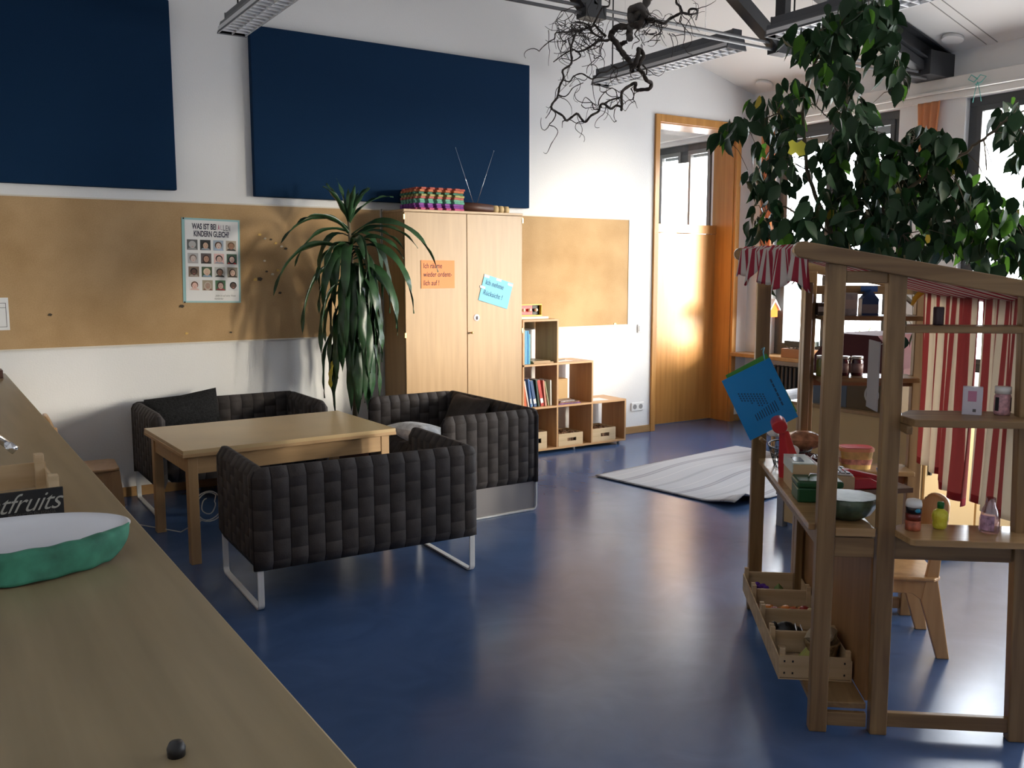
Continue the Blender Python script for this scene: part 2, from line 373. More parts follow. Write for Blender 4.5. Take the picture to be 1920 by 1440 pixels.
# torn scraps / pin leftovers
SCR = plain('torn_paper_scrap', (.62, .55, .42), .7); SCRD = plain('dark_scrap', (.06, .045, .03), .8); SCRG = plain('gold_scrap', (.62, .40, .12), .35, metal=.6)
for i, (u, v, m, s_) in enumerate([(487, 440, 2, 1), (497, 447, 0, .8), (508, 449, 1, .8), (517, 456, 2, .9), (528, 462, 0, .9), (536, 466, 1, 1), (479, 524, 2, 1.3), (487, 523, 1, 1.6), (500, 509, 1, .8),
                                   (511, 514, 0, 1), (521, 507, 2, 1), (496, 489, 0, .8), (525, 549, 1, 1), (341, 574, 1, 1.3), (94, 590, 1, 1), (350, 625, 2, .9), (433, 623, 1, .7), (1153, 607, 2, 1.2)]):
    r = at(u, v, 1)-Vector((0, 0, EYE)); p = r*((N_Y-.026)/r.y); x, z = p.x, p.z+EYE
    bb = MB(); k = .014*s_
    bb.prism([(x-k, z-k*.4), (x+k*.3, z-k*.7), (x+k, z+k*.1), (x+k*.2, z+k*.6), (x-k*.6, z+k*.5)], 'y', N_Y-.030, N_Y-.023)
    tag(bb.build('paper_scrap', (SCR, SCRD, SCRG)[m]), 'tiny torn scrap left pinned on the brown corkboard', 'paper scrap', 'scraps left on the corkboard')

# poster
PX0, PX1, PZ0, PZ1 = 1.613, 2.027, 1.369, 1.975
TEAL = plain('teal_paper', (.33, .55, .56), .8); PW = PX1-PX0; PH = PZ1-PZ0
po = thing('poster', 'white poster with teal border and sixteen child portraits on the corkboard', 'poster', ((PX0+PX1)/2, N_Y-.026, PZ0), 0, None, rot=(0, math.radians(1.2), 0))
MB().box(-PW/2, PW/2, -.002, .001, 0, PH).build('border', TEAL, po)
MB().box(-PW/2+.02, PW/2-.014, -.0035, -.001, .012, PH-.014).build('sheet', PAPER, po)
text('title_text', 'WAS IST BEI', .056, INK, po, (-.050, -.004, PH-.060), FACE_S, .50, bold=.0016, fit=.172)
for k, (ch, c, s_) in enumerate((('A', (.40, .08, .16), .056), ('L', (.45, .40, .45), .046), ('L', (.2, .2, .22), .056), ('E', (.25, .25, .27), .056), ('N', (.2, .2, .22), .056))):
    text('title_letter', ch, s_, plain('letter_ink_%d' % k, c, .8), po, (.053+k*.0188, -.004, PH-.062-.001*k), FACE_S, .5, bold=.0012, fit=.0145)
text('title_text', 'KINDERN GLEICH?', .056, INK, po, (.000, -.004, PH-.112), FACE_S, .50, bold=.0016, fit=.25)
text('caption_text', 'Jedes ist auf seine Weise', .021, plain('grey_ink', (.3, .3, .3), .8), po, (.095, -.004, .052), FACE_S, .7, shear=.3)
text('caption_text', 'wunderbar', .021, MATS['grey_ink'], po, (.045, -.004, .030), FACE_S, .7, shear=.3)
bgc = [(.12, .12, .12), (.02, .02, .02), (.35, .42, .5), (.45, .38, .30), (.45, .45, .46), (.10, .08, .08), (.75, .5, .48), (.06, .12, .08), (.20, .14, .10), (.05, .09, .04), (.5, .5, .48), (.30, .26, .2), (.75, .72, .70), (.35, .30, .22), (.06, .16, .08), (.75, .76, .78)]
hair = [(.45, .45, .45), (.01, .01, .01), (.10, .05, .03), (.15, .08, .04), (.2, .15, .13), (.05, .02, .015), (.02, .015, .012), (.02, .015, .02), (.015, .01, .01), (.65, .55, .4), (.03, .02, .02), (.06, .03, .02), (.15, .07, .04), (.5, .42, .35), (.05, .03, .02), (.008, .008, .008)]
skin = [(.45, .44, .43), (.55, .38, .28), (.70, .55, .48), (.32, .17, .10), (.60, .50, .46), (.42, .24, .17), (.62, .42, .36), (.72, .52, .45), (.10, .05, .035), (.62, .44, .33), (.22, .12, .08), (.65, .45, .36), (.75, .48, .40), (.38, .26, .20), (.70, .50, .42), (.11, .06, .045)]
shirt = [(.3, .3, .3), (.3, .34, .4), (.4, .5, .65), (.05, .05, .05), (.45, .42, .42), (.03, .04, .04), (.35, .38, .45), (.5, .04, .04), (.4, .35, .3), (.25, .35, .5), (.03, .03, .03), (.05, .04, .04), (.7, .5, .45), (.2, .08, .06), (.30, .05, .05), (.7, .7, .72)]
for i in range(16):
    r_, c_ = divmod(i, 4); q = .074
    px, pz = -.137+c_*.0925+.0035*r_, PH-.190-r_*.0965
    bb = MB(); Y = -.0045
    bb.box(px-q/2, px+q/2, Y, -.002, pz-q/2, pz+q/2, 0)
    def disc(cx, cz, rx, rz, y, m, lo=0, hi=2*math.pi, n=16):
        pts = [(cx+rx*math.cos(lo+(hi-lo)*k/n), cz+rz*math.sin(lo+(hi-lo)*k/n)) for k in range(n)]
        pts = [(max(px-q/2, min(px+q/2, a)), max(pz-q/2, min(pz+q/2, b_))) for a, b_ in pts]
        bb.prism(pts[::-1], 'y', y, y+.0006, m)
    disc(px, pz-.037, .033, .018, Y-.0006, 3, 0, math.pi)
    long = i in (5, 7, 11, 13)
    disc(px, pz+.002-(.007 if long else 0), .0255, .031 if long else .0255, Y-.0010, 1)
    disc(px+.001, pz-.004, .0185, .0225, Y-.0016, 2)
    for ex in (-.007, .008): disc(px+ex, pz-.001, .0024, .0016, Y-.0022, 1, n=6)
    disc(px+.001, pz-.014, .006, .0022, Y-.0022, 4, n=8)
    bb.build('portrait_photo', [plain('photo_back_%d' % i, bgc[i], .6), plain('photo_hair_%d' % i, hair[i], .7), plain('photo_skin_%d' % i, skin[i], .6), plain('photo_shirt_%d' % i, shirt[i], .7), plain('photo_mouth', (.5, .15, .14), .6)], po)
for (x, z) in ((-PW/2+.012, PH-.006), (-PW/2+.01, .004)):
    MB().ball((x, -.006, z), .006, 8).build('pin', BLACK, po)
# paper at left edge
pa = thing('notice_sheet', 'white printed notice with dark frame pinned at the left end of the corkboard', 'notice', (.41, N_Y-.026, 1.215))
MB().box(-.12, .095, -.002, .001, 0, .212).build('sheet', PAPER, pa)
bb = MB()
for (a, c, d, e) in ((-.1, .08, .175, .178), (-.1, .08, .145, .148), (-.1, .08, .02, .023), (.077, .08, .02, .178)): bb.box(a, c, -.003, -.0015, d, e)
for k in range(7): bb.box(-.08, .02+.03*((k*7) % 3)/3, -.003, -.0015, .05+.012*k, .052+.012*k)
bb.build('printed_frame', plain('print_grey', (.12, .12, .13), .8), pa)
# switch and sockets
sw = thing('light_switch', 'small white light switch on the sunlit wall by the door', 'switch', (5.955, N_Y, 1.0))
MB().box(-.04, .04, -.012, -.001, 0, .08).build('plate', WPLAS, sw, bevel=.004)
MB().box(-.028, .028, -.018, -.011, .012, .068).build('rocker', WPLAS, sw, bevel=.003)
so = thing('wall_socket', 'double white wall socket low beside the stepped shelf', 'socket', (5.93, N_Y, .225))
MB().box(-.08, .08, -.012, -.001, 0, .082).build('plate', WPLAS, so, bevel=.004)
for x in (-.038, .038):
    MB().cyl((x, -.0135, .041), (x, -.002, .041), .024, n=20).build('outlet', plain('socket_well', (.28, .28, .28), .5), so)

# ================================================================== tall cabinet
KX0, KX1, KYF, KZ = 3.19, 4.283, 6.44, 2.075
cb = thing('storage_cabinet', 'tall two-door beech cabinet with an orange and a blue note', 'cabinet', (KX0, KYF, 0)); kw = KX1-KX0; kd = N_Y-.03-KYF
bb = MB(); bb.box(0, kw, .022, kd, .08, KZ-.02); bb.box(.02, kw-.02, .04, kd, 0, .08)
bb.build('carcass', BEECH, cb)
MB().box(-.004, kw+.004, -.002, kd, KZ-.02, KZ).build('top_board', BEECHX, cb, bevel=.002)
m_ = kw*.51
for k, (a, c) in enumerate(((.003, m_-.003), (m_+.003, kw-.003))):
    d = MB().box(a, c, 0, .02, .085, KZ-.024).build('door', BEECH, cb, bevel=.0015)
    for z in (KZ-.06, 1.1, .2):
        xx = a-.004 if k == 0 else c+.004
        MB().box(xx-.006, xx+.006, -.006, .01, z-.02, z+.02).build('hinge', BRASS, d)
kn = MB().cyl((m_+.03, -.001, 1.10), (m_+.03, -.022, 1.10), .006); kn.ball((m_+.03, -.026, 1.10), .010, 10)
kn.build('knob', BRASS, cb)
ORANGE = plain('orange_paper', (.85, .27, .08), .6); SKY = plain('sky_blue_paper', (.10, .48, .68), .45)
no = thing('handwritten_note', 'orange handwritten note taped on the left cabinet door', 'note', (3.48, KYF-.003, 1.573))
MB().box(-.15, .15, -.002, 0, -.11, .11).build('sheet', ORANGE, no)
for k, s_ in enumerate(('Ich räume', 'wieder ordent-', 'lich auf !')):
    text('handwriting', s_, .058, INK, no, (-.132, -.003, .066-.067*k), FACE_S, .68, 'LEFT', shear=.08, space=1.05)
nb = thing('handwritten_note', 'blue handwritten note taped askew on the right cabinet door', 'note', (4.02, KYF-.003, 1.43), rot=(0, math.radians(16), 0))
MB().box(-.145, .145, -.002, 0, -.11, .11).build('sheet', SKY, nb)
for k, s_ in enumerate(('Ich nehme', 'Rücksicht !')):
    text('handwriting', s_, .058, plain('blue_ink', (.02, .12, .25), .7), nb, (-.12, -.003, .05-.085*k), FACE_S, .75, 'LEFT', shear=.1)
for (x, z) in ((-.12, .095), (0, .098), (.12, .09), (-.135, .0)):
    MB().box(x-.025, x+.025, -.0035, -.002, z-.008, z+.012).build('tape', plain('clear_tape', (.55, .78, .85), .15), nb)
st = thing('round_sticker', 'small round sticker with a raised hand beside the cabinet knob', 'sticker', (3.836, KYF-.001, 1.222))
MB().cyl((0, -.002, 0), (0, 0, 0), .029, n=28).build('ring', plain('sticker_pink', (.62, .42, .42), .5), st)
MB().cyl((0, -.003, 0), (0, -.001, 0), .024, n=28).build('disc', PAPER, st)
bb = MB().box(-.009, .009, -.004, -.002, -.018, .002)
for k in range(4): bb.box(-.009+k*.005, -.0055+k*.005, -.004, -.002, .002, .013-.002*abs(k-1.5))
bb.build('hand_mark', plain('mark_dark', (.05, .03, .04), .7), st)

# stacked mats on cabinet
mats_c = [('pink', (.55, .10, .22)), ('purple', (.22, .05, .30)), ('violet', (.30, .08, .36)), ('sea green', (.14, .42, .30)), ('mint green', (.18, .45, .33)), ('coral', (.55, .15, .12)), ('olive yellow', (.42, .38, .14)), ('dark green', (.07, .22, .14)), ('orange', (.62, .20, .09)), ('brick red', (.45, .10, .07))]
for i, (nm, c) in enumerate(mats_c):
    m = plain('mat_'+nm.replace(' ', '_'), c, .8)
    bb = MB(); w, dd = .44, .34; h = .0165; n = 5
    bb.box(-w/2+.03, w/2-.03, -dd/2+.03, dd/2-.03, 0, h)
    for k in range(n):
        t = -w/2+.03+(w-.06)*(k+(.0 if i % 2 else .5)*.0)/n
        bb.box(t, t+(w-.06)/n*.55, -dd/2, -dd/2+.03, 0, h); bb.box(t, t+(w-.06)/n*.55, dd/2-.03, dd/2, 0, h)
        t = -dd/2+.03+(dd-.06)*k/n
        bb.box(-w/2, -w/2+.03, t, t+(dd-.06)/n*.55, 0, h); bb.box(w/2-.03, w/2, t, t+(dd-.06)/n*.55, 0, h)
    pos = ('lowest mat of the stack', 'second mat from the bottom', 'third mat from the bottom', 'fourth mat from the bottom', 'middle of the stack', 'just above the mint green one', 'under the dark green one', 'third from the top', 'second from the top', 'topmost of the stack')[i]
    o = bb.build('foam_puzzle_mat', m, None, (3.535+rnd.uniform(-.008, .008), KYF+.19+rnd.uniform(-.006, .006), KZ+.0005+i*.0175), rnd.uniform(-.03, .03), bevel=.002)
    tag(o, nm+' notched foam mat on the cabinet, '+pos, 'foam mat', 'stacked foam mats on the cabinet')
# log with wrapped end
rl = thing('rainstick', 'dark brown wooden rainstick with straw-wrapped end lying on the cabinet', 'rainstick', (3.78, KYF+.17, KZ), math.radians(-3))
MB().tube([(0, 0, .043), (.15, 0, .043), (.30, 0, .037)], [.042, .041, .035], 14).build('shaft', wood('dark_wood', (.05, .018, .012), (.10, .04, .025), 'x', .5), rl)
for k in range(3):
    MB().cyl((.302+k*.052, 0, .034-.001*k), (.348+k*.052, 0, .033-.001*k), .034-.001*k, n=14).build('straw_binding', wood('straw', (.48, .33, .14), (.65, .48, .25), 'x', .7), rl)
an = thing('indoor_antenna', 'thin V-shaped wire antenna standing on the cabinet', 'antenna', (4.0, KYF+.29, KZ))
MB().lathe([(.03, 0), (.03, .012), (.015, .022), (.008, .06), (.0, .07)], 14).build('base', BLACK, an)
for sx in (-1, 1):
    MB().tube([(sx*.006, 0, .06), (sx*.185, 0, .53)], [.0022, .0016], 6).build('rod', CHROME, an)
    MB().ball((sx*.185, 0, .532), .004, 8).build('rod_tip', CHROME, an)

# ================================================================== stepped shelf
SY0, SD = 6.48, .34; ST = .018
xs = [4.315, 4.695, 5.082, 5.472]; zs = [.030, .422, .800, 1.185]
sh = thing('stepped_shelf', 'stepped open beech shelf of six compartments beside the cabinet', 'shelf', (4.315, SY0, 0))
def shb(x0, x1, z0, z1, name): return MB().box(x0-4.315, x1-4.315, 0, SD, z0, z1).build(name, BEECHS if name == 'shelf_board' else wood('beech_shelf', (.46, .25, .11), (.58, .34, .16), 'z', .45), sh, bevel=.0015)
shb(xs[0], xs[3], zs[0], zs[0]+ST, 'shelf_board')
shb(xs[0], xs[3], zs[1]-ST, zs[1], 'shelf_board'); shb(xs[0], xs[2], zs[2]-ST, zs[2], 'shelf_board'); shb(xs[0], xs[1], zs[3]-ST, zs[3], 'shelf_board')
shb(xs[0], xs[0]+ST, zs[0]+ST, zs[3]-ST, 'side_panel')
for c in (1, 2, 3):
    for r_ in range(0, 4-c):
        shb(xs[c]-ST, xs[c], zs[r_]+(ST if r_ == 0 else 0), zs[r_+1]-ST, 'side_panel')
for x in (.05, .58, 1.1):
    for y in (.04, SD-.05): MB().cyl((x, y, 0), (x, y, .03), .014, n=12).build('foot', plain('foot_grey', (.3, .3, .3), .5), sh)
# books
bookc = [('orange', (.62, .12, .03), .30, .03), ('pale blue', (.45, .58, .68), .25, .012), ('white', (.72, .70, .66), .235, .014), ('blue', (.05, .14, .38), .25, .014), ('light blue', (.28, .45, .60), .24, .022), ('navy', (.04, .09, .22), .235, .03), ('dark green', (.02, .05, .03), .24, .016), ('cream', (.70, .62, .50), .23, .014), ('red', (.50, .04, .03), .235, .032), ('salmon', (.65, .25, .18), .23, .014), ('beige', (.62, .52, .38), .22, .016), ('olive', (.30, .30, .16), .22, .013), ('white spined', (.75, .72, .66), .225, .012)]
x = xs[0]+.035
bw = MB
for i, (nm, c, h, t) in enumerate(bookc):
    tilt = .12+.04*(i % 3) if i < 12 else .02
    m = plain('book_'+nm.replace(' ', '_'), c, .55)
    r = thing('book', nm+' book leaning in the crowded middle row of the stepped shelf', 'book', (x+t/2, SY0+.03+.01*((i*5) % 3), zs[1]+.001), 0, 'books in the middle compartment', rot=(0, -tilt, 0))
    MB().box(-t/2, t/2, 0, .17, 0, h).build('cover', m, r, bevel=.001)
    MB().box(-t/2+.002, t/2-.002, .004, .168, h, h+.0006).build('pages', PAPER, r)
    if i in (3, 5, 8): MB().box(-t/2+.002, t/2-.002, -.0012, 0, h*.12, h*.3).build('spine_label', PAPER, r)
    x += t+.0045
for i, (nm, c, h, t) in enumerate([('white', (.75, .75, .72), .30, .012), ('sky blue', (.10, .38, .62), .29, .020), ('bright blue', (.05, .30, .60), .29, .014), ('turquoise', (.15, .50, .60), .26, .012)]):
    xx = xs[0]+.022+sum((.016, .024, .018, .016)[:i])
    m = plain('book_'+nm.replace(' ', '_')+'_tall', c, .5)
    r = thing('book', 'tall '+nm+' book upright in the top compartment of the stepped shelf', 'book', (xx+t/2, SY0+.02, zs[2]+.001), 0, 'tall books in the top compartment')
    MB().box(-t/2, t/2, 0, .2, 0, h).build('cover', m, r, bevel=.001)
    MB().box(-t/2+.002, t/2-.002, .004, .198, h, h+.0006).build('pages', PAPER, r)
for k, (z, w0, w1) in enumerate(((0, .13, .34), (.012, .12, .305))):
    o = MB().box(w0, w1, .02, .26, 0, .0105).build('wooden_board', BEECHX, None, (xs[0], SY0, zs[2]+.001+z), bevel=.001)
    tag(o, ('larger thin wooden board lying in the top compartment of the stepped shelf', 'smaller thin wooden board on top of the larger one beside blue books')[k], 'board')
bx = thing('cardboard_box', 'plain tan box standing in the middle compartment of the stepped shelf', 'box', (xs[1]+.004, SY0+.14, zs[1]+.001))
TAN = plain('tan_card', (.58, .38, .18), .7)
MB().box(0, .2, 0, .19, 0, .20).build('body', TAN, bx, bevel=.002); MB().box(-.001, .201, -.001, .191, .20, .212).build('lid', TAN, bx, bevel=.002)
for k, (nm, c, w) in enumerate((('purple', (.15, .05, .18), .24), ('brown', (.22, .10, .06), .22), ('patterned', (.35, .30, .28), .16))):
    o = MB().box(0, w, 0, .12, 0, .010).build('magazine', plain('magazine_'+nm, c, .5, var=.6, vscale=40), None, (xs[1]+.01+.015*k, SY0+.012+.003*k, zs[1]+.0008+.0108*k), .04*(k-1), bevel=.001)
    tag(o, nm+' flat magazine in front of the tan box, '+('lowest', 'middle', 'topmost')[k]+' of three', 'magazine', 'magazines in front of the tan box')
def tray(x, z, w, label, fill, h=.105):
    r = thing('wooden_tray', label, 'tray', (x, SY0+.01, z), 0, 'wooden trays in the lowest compartments'); t = .009
    for nm, bxs in (('front_panel', [(0, w, 0, t, 0, h*.35), (0, w*.36, 0, t, h*.35, h*.62), (w*.72, w, 0, t, h*.35, h*.62), (0, w, 0, t, h*.62, h)]), ('side_panel', [(0, t, t, .26, 0, h)]), ('side_panel', [(w-t, w, t, .26, 0, h)]), ('back_panel', [(t, w-t, .251, .26, 0, h)]), ('base', [(t, w-t, t, .251, 0, t)])):
        q = MB()
        for a in bxs: q.box(*a)
        q.build(nm, CRATEW, r)
    q = MB(); rr = random.Random(int(x*100))
    for k in range(60):
        q.box(*(lambda a, b_: (a, a+.03, b_, b_+.02))(rr.uniform(t, w-t-.03), rr.uniform(t+.001, .225)), .02, h-.012+rr.uniform(-.015, .012), 0)
    tag(q.build('contents', fill, r), None, None, None, 'stuff'); return r
BITS = plain('mixed_wooden_bits', (.18, .09, .045), .7, var=.8, vscale=60)
tray(xs[1]+.012, zs[0]+ST+.001, .27, 'wooden tray with slot handle in the lowest middle compartment', BITS, .11)
tray(xs[2]+.006, zs[0]+ST+.001, .27, 'wooden tray with slot handle in the rightmost low compartment', BITS, .12)
tray(xs[0]+.05, zs[0]+ST+.001, .215, 'taller wooden tray in the lowest left compartment by the sofa', BITS, .15)
r = thing('picture_book', 'colourful picture book standing in the left wooden tray', 'book', (xs[0]+.12, SY0+.12, .075), 0, None, rot=(0, -.18, 0))
MB().box(-.01, .01, 0, .16, 0, .24).build('cover', plain('book_multicolour', (.45, .42, .35), .6, var=.7, vscale=14), r); MB().box(-.008, .008, .003, .158, .24, .2406).build('pages', PAPER, r)
tag(MB().box(0, .18, 0, .13, 0, .0012).build('paper_sheet', PAPER, None, (xs[1]+.03, SY0+.05, zs[2]+.001), .1), 'white sheet with a grey pencil lying on the middle step', 'paper')
tag(MB().tube([(0, 0, 0), (.15, .05, 0)], .0035, 6).build('grey_pencil', plain('pencil_grey', (.12, .12, .12), .5), None, (xs[1]+.04, SY0+.12, zs[2]+.006)), 'grey pencil on the white sheet on the middle step', 'pencil')
tag(MB().box(0, .19, 0, .15, 0, .0012).build('paper_sheet', PAPER, None, (xs[2]+.015, SY0+.04, zs[1]+.001), -.05), 'white sheet lying on the lowest step of the shelf', 'paper')
tag(MB().box(0, .30, 0, .20, 0, .022).build('white_tray', plain('cream_board', (.78, .70, .55), .5), None, (xs[0]+.012, SY0+.06, zs[3]+.001), bevel=.003), 'flat cream board under the red bell toy', 'board')
ty = thing('bell_toy', 'red and black knob bar toy on top of the stepped shelf', 'toy', (xs[0]+.01, SY0+.14, zs[3]+.0235))
q = MB(); L = .285
q.box(0, L, 0, .05, 0, .008); q.box(0, L, .042, .05, .008, .095); q.box(0, L, 0, .05, .095, .103); q.box(L-.004, L, 0, .05, .008, .095)
q.build('frame', YELLOW, ty)
MB().box(.002, L-.08, .032, .041, .01, .094).build('red_face', RED, ty)
MB().box(L-.078, L-.006, .032, .041, .01, .094).build('black_face', BLACK, ty)
for k in range(4):
    q = MB().cyl((.035+k*.066, .032, .052), (.035+k*.066, .016, .052), .009, n=12); q.ball((.035+k*.066, .012, .052), .016, 12)
    q.build('knob', plain('pearl_knob', (.78, .66, .52), .25), ty)

# ================================================================== sofas
def qpanel(w, h, T, R, ncol, rowh=.10, M=None, groove=.005):
    """quilted upholstered panel in x-z, thickness along y"""
    mb = MB(); nrow = max(1, int(round(h/rowh))); fx_ = (0, .022, .5, .978); fz_ = (0, .02, .48, .5, .52, .98)
    XS = [(i+f)/ncol for i in range(ncol) for f in fx_]+[1]; ZS = [(j+f)/nrow for j in range(nrow) for f in fz_]+[1]; nx, nz = len(XS)-1, len(ZS)-1
    def mapc(x, z):
        for cx, sx in ((R, -1), (w-R, 1)):
            if (x-cx)*sx > 0:
                for cz, sz in ((h-R, 1), (.02, -1)):
                    if (z-cz)*sz > 0:
                        rr = R if sz > 0 else .02
                        if sz < 0: return x, z
                        dx, dz = (x-cx)/R, (z-cz)/rr; m = max(abs(dx), abs(dz)); l = math.hypot(dx, dz)
                        return cx+dx/l*m*R, cz+dz/l*m*rr
        return x, z
    def prof(x, z):
        e = min(x, w-x, h-z, z*2.5)
        cx = min(max(x, R), w-R)
        if (x < R or x > w-R) and z > h-R: e = min(e, R-math.hypot(x-cx, z-(h-R)))
        e = max(0, e); rr = T/2*.9
        k = 1 if e >= rr else math.sqrt(max(0, 1-(1-e/rr)**2))
        return T/2*k
    idx = {}
    for side in (-1, 1):
        for i in range(nx+1):
            for j in range(nz+1):
                x, z = mapc(w*XS[i], h*ZS[j]); d = prof(x, z)
                edge = i in (0, nx) or j in (0, nz)
                if edge: d = 0.0
                else:
                    g = 0
                    if i % 4 == 0: g = groove
                    jj = (j+(3 if (i//4) % 2 else 0)) % 6
                    if jj == 0 and i % 4: g = max(g, groove*.45)
                    d = max(.001, d-g)
                if edge and side == 1: idx[(side, i, j)] = idx[(-1, i, j)]; continue
                mb.v.append((x, side*d, z)); idx[(side, i, j)] = len(mb.v)-1
        for i in range(nx):
            for j in range(nz):
                q = (idx[(side, i, j)], idx[(side, i+1, j)], idx[(side, i+1, j+1)], idx[(side, i, j+1)])
                mb.f.append(q if side < 0 else q[::-1])
                row = (j+(3 if (i//4) % 2 else 0)) % 6
                mb.m.append(1 if (i % 4 in (0, 3) and XS[i+1]-XS[i] < .3/ncol) else 0); mb.sm.append(True)
    if M: mb.v = [tuple(M @ Vector(p)) for p in mb.v]
    return mb
SEAMV = plain('velvet_seam', (.024, .021, .022), .85, spec=.1)
def sofa(loc, rotz, label, w=1.19, d=.74, zt=.69, zb=.197):
    r = thing('quilted_sofa', label, 'sofa', loc, rotz, 'quilted dark grey sofas round the table'); T = .085; h = zt-zb
    qpanel(w, h, T, .05, 14, M=Matrix.Translation((0, T/2, zb))).build('backrest', [VELVET, SEAMV], r)
    for x in (T/2, w-T/2):
        M = Matrix.Translation((x, .03, zb)) @ Matrix.Rotation(math.radians(90), 4, 'Z')
        qpanel(d-.03, h, T, .06, 9, M=M).build('armrest', [VELVET, SEAMV], r)
    qpanel(w-2*T+.02, d-.10, .20, .03, 12, .10, M=Matrix.Translation((T-.01, .06, zb+.11)) @ Matrix.Rotation(math.radians(-90), 4, 'X')).build('seat', [VELVET, SEAMV], r)
    for x in (.028, w-.028):
        pts = []; rr = .035
        y0, y1 = .028, d-.04
        pts.append((y0, zb+.03))
        for k in range(7): a = math.pi+math.pi/2*k/6; pts.append((y0+rr+rr*math.cos(a), rr+.001+rr*math.sin(a)))
        for k in range(7): a = -math.pi/2+math.pi/2*k/6; pts.append((y1-rr+rr*math.cos(a), rr+.001+rr*math.sin(a)))
        pts.append((y1, zb+.03)); t = .011; hw = .015
        q = MB(); n = len(pts); vs = []
        for k, (y, z) in enumerate(pts):
            a = Vector(pts[min(k+1, n-1)])-Vector(pts[max(k-1, 0)]); a.normalize(); nn = Vector((-a.y, a.x))
            for sx, sn in ((-hw, 0), (hw, 0), (hw, t), (-hw, t)): vs.append((x+sx, y+nn.x*sn, z+nn.y*sn))
        fs = [(k*4+e, k*4+(e+1) % 4, (k+1)*4+(e+1) % 4, (k+1)*4+e) for k in range(n-1) for e in range(4)]+[(3, 2, 1, 0), ((n-1)*4, (n-1)*4+1, (n-1)*4+2, (n-1)*4+3)]
        q.add(vs, fs); q.build('leg_frame', STEEL, r, bevel=.002)
    return r
sofa((1.245, 4.105, 0), math.radians(-1.8), 'quilted dark grey sofa nearest the counter, seen from behind')
sofa((2.40, 6.80, 0), math.radians(180), 'quilted dark grey sofa against the wall under the poster')
sB = sofa((3.45, 4.945, 0), math.radians(90), 'quilted dark grey sofa in front of the tall cabinet, turned sideways')
MB().box(.024, .030, .045, .68, .016, .20).build('side_sheet', plain('grey_sheet', (.30, .28, .28), .45), sB)
def cushion(name, label, mat, loc, rot, s=.42, t=.13, sq=1.0):
    mb = MB(); n = 16
    def f(sd):
        def g(u, v):
            a, c = u*2-1, v*2-1; e = (1-abs(a)**2.6)*(1-abs(c)**2.6)
            pin = 1-.07*(1-abs(a))*abs(c)**3-.0; pin2 = 1-.07*(1-abs(c))*abs(a)**3
            return (a*s/2*pin2, sd*t/2*max(0, e)**.55, c*s/2*sq*pin)
        return g
    mb.grid(f(-1), n, n); mb.grid(lambda u, v: f(1)(1-u, v), n, n)
    o = mb.build(name, mat, None, loc, rot=rot); return tag(o, label, 'cushion')
DARKC = plain('dark_woven', (.022, .022, .023), .95, spec=.1, bump=.8, bscale=160, var=.4, vscale=90)
cushion('cushion', 'dark woven cushion in the corner of the wall sofa', DARKC, (1.545, 6.62, .565), (math.radians(-16), math.radians(-6), 0), .50, .15, .72)
cushion('cushion', 'dark velvet cushion leaning on the sideways sofa back', VELVET, (3.27, 5.66, .55), (math.radians(-24), 0, math.radians(-90)), .50, .14, .66)
cushion('cushion', 'pale grey plush cushion lying on the sideways sofa seat', plain('pale_plush', (.72, .73, .75), .95, spec=.1, bump=.9, bscale=60, var=.35, vscale=14), (2.83, 5.42, .50), (math.radians(72), math.radians(0), math.radians(-78)), .40, .15)

# ================================================================== table
TL = thing('low_table', 'low rectangular beech table between the three sofas', 'table', (1.14, 4.985, 0), math.radians(1.5)); tw, td, tz = 1.27, .87, .645
MB().box(0, tw, 0, td, tz-.022, tz).build('tabletop', plain('beech_laminate', (.50, .36, .19), .32, var=.06, vscale=5), TL, bevel=.002)
MB().box(-.002, tw+.002, -.002, td+.002, tz-.040, tz-.021).build('edge_board', BEECHX, TL, bevel=.002)
for a in ((.05, tw-.05, .035, .055, tz-.14, tz-.04), (.05, tw-.05, td-.055, td-.035, tz-.14, tz-.04), (.04, .06, .05, td-.05, tz-.14, tz-.04), (tw-.06, tw-.04, .05, td-.05, tz-.14, tz-.04)):
    MB().box(*a).build('apron', BEECHX, TL, bevel=.002)
for x in (.03, tw-.085):
    for y in (.03, td-.085): MB().box(x, x+.055, y, y+.055, 0, tz-.04).build('leg', BEECH, TL, bevel=.004)
# cord
cd = thing('power_cord', 'coiled white cord with inline switch hanging under the table', 'cord', (1.31, 5.35, .0))
pts = [(.16, -.01, .50), (.17, 0, .42), (.165, 0, .33), (.155, .0, .29)]
CORDM = plain('white_cord', (.62, .60, .56), .5)
MB().tube(pts, .0035, 6).build('lead', CORDM, cd)
q = MB().box(-.014, .014, -.012, .012, -.045, .045); q.build('switch', CORDM, cd, (.145, 0, .245), bevel=.004, rot=(0, math.radians(14), 0))
q = MB(); pts = [(.13, 0, .20)]
for k in range(60):
    a = -.6+k*.30; R_ = .085-.0004*k if k < 42 else .04
    pts.append((.045+R_*math.cos(-a), .008*math.sin(k), .235+R_*1.15*math.sin(-a)))
q.tube(pts, .0035, 6); q.build('coil', CORDM, cd)
MB().tube([(.0, .008, .15), (-.05, .3, .02), (-.3, .8, .006), (-.25, 1.3, .006)], .0035, 6).build('floor_lead', CORDM, cd)

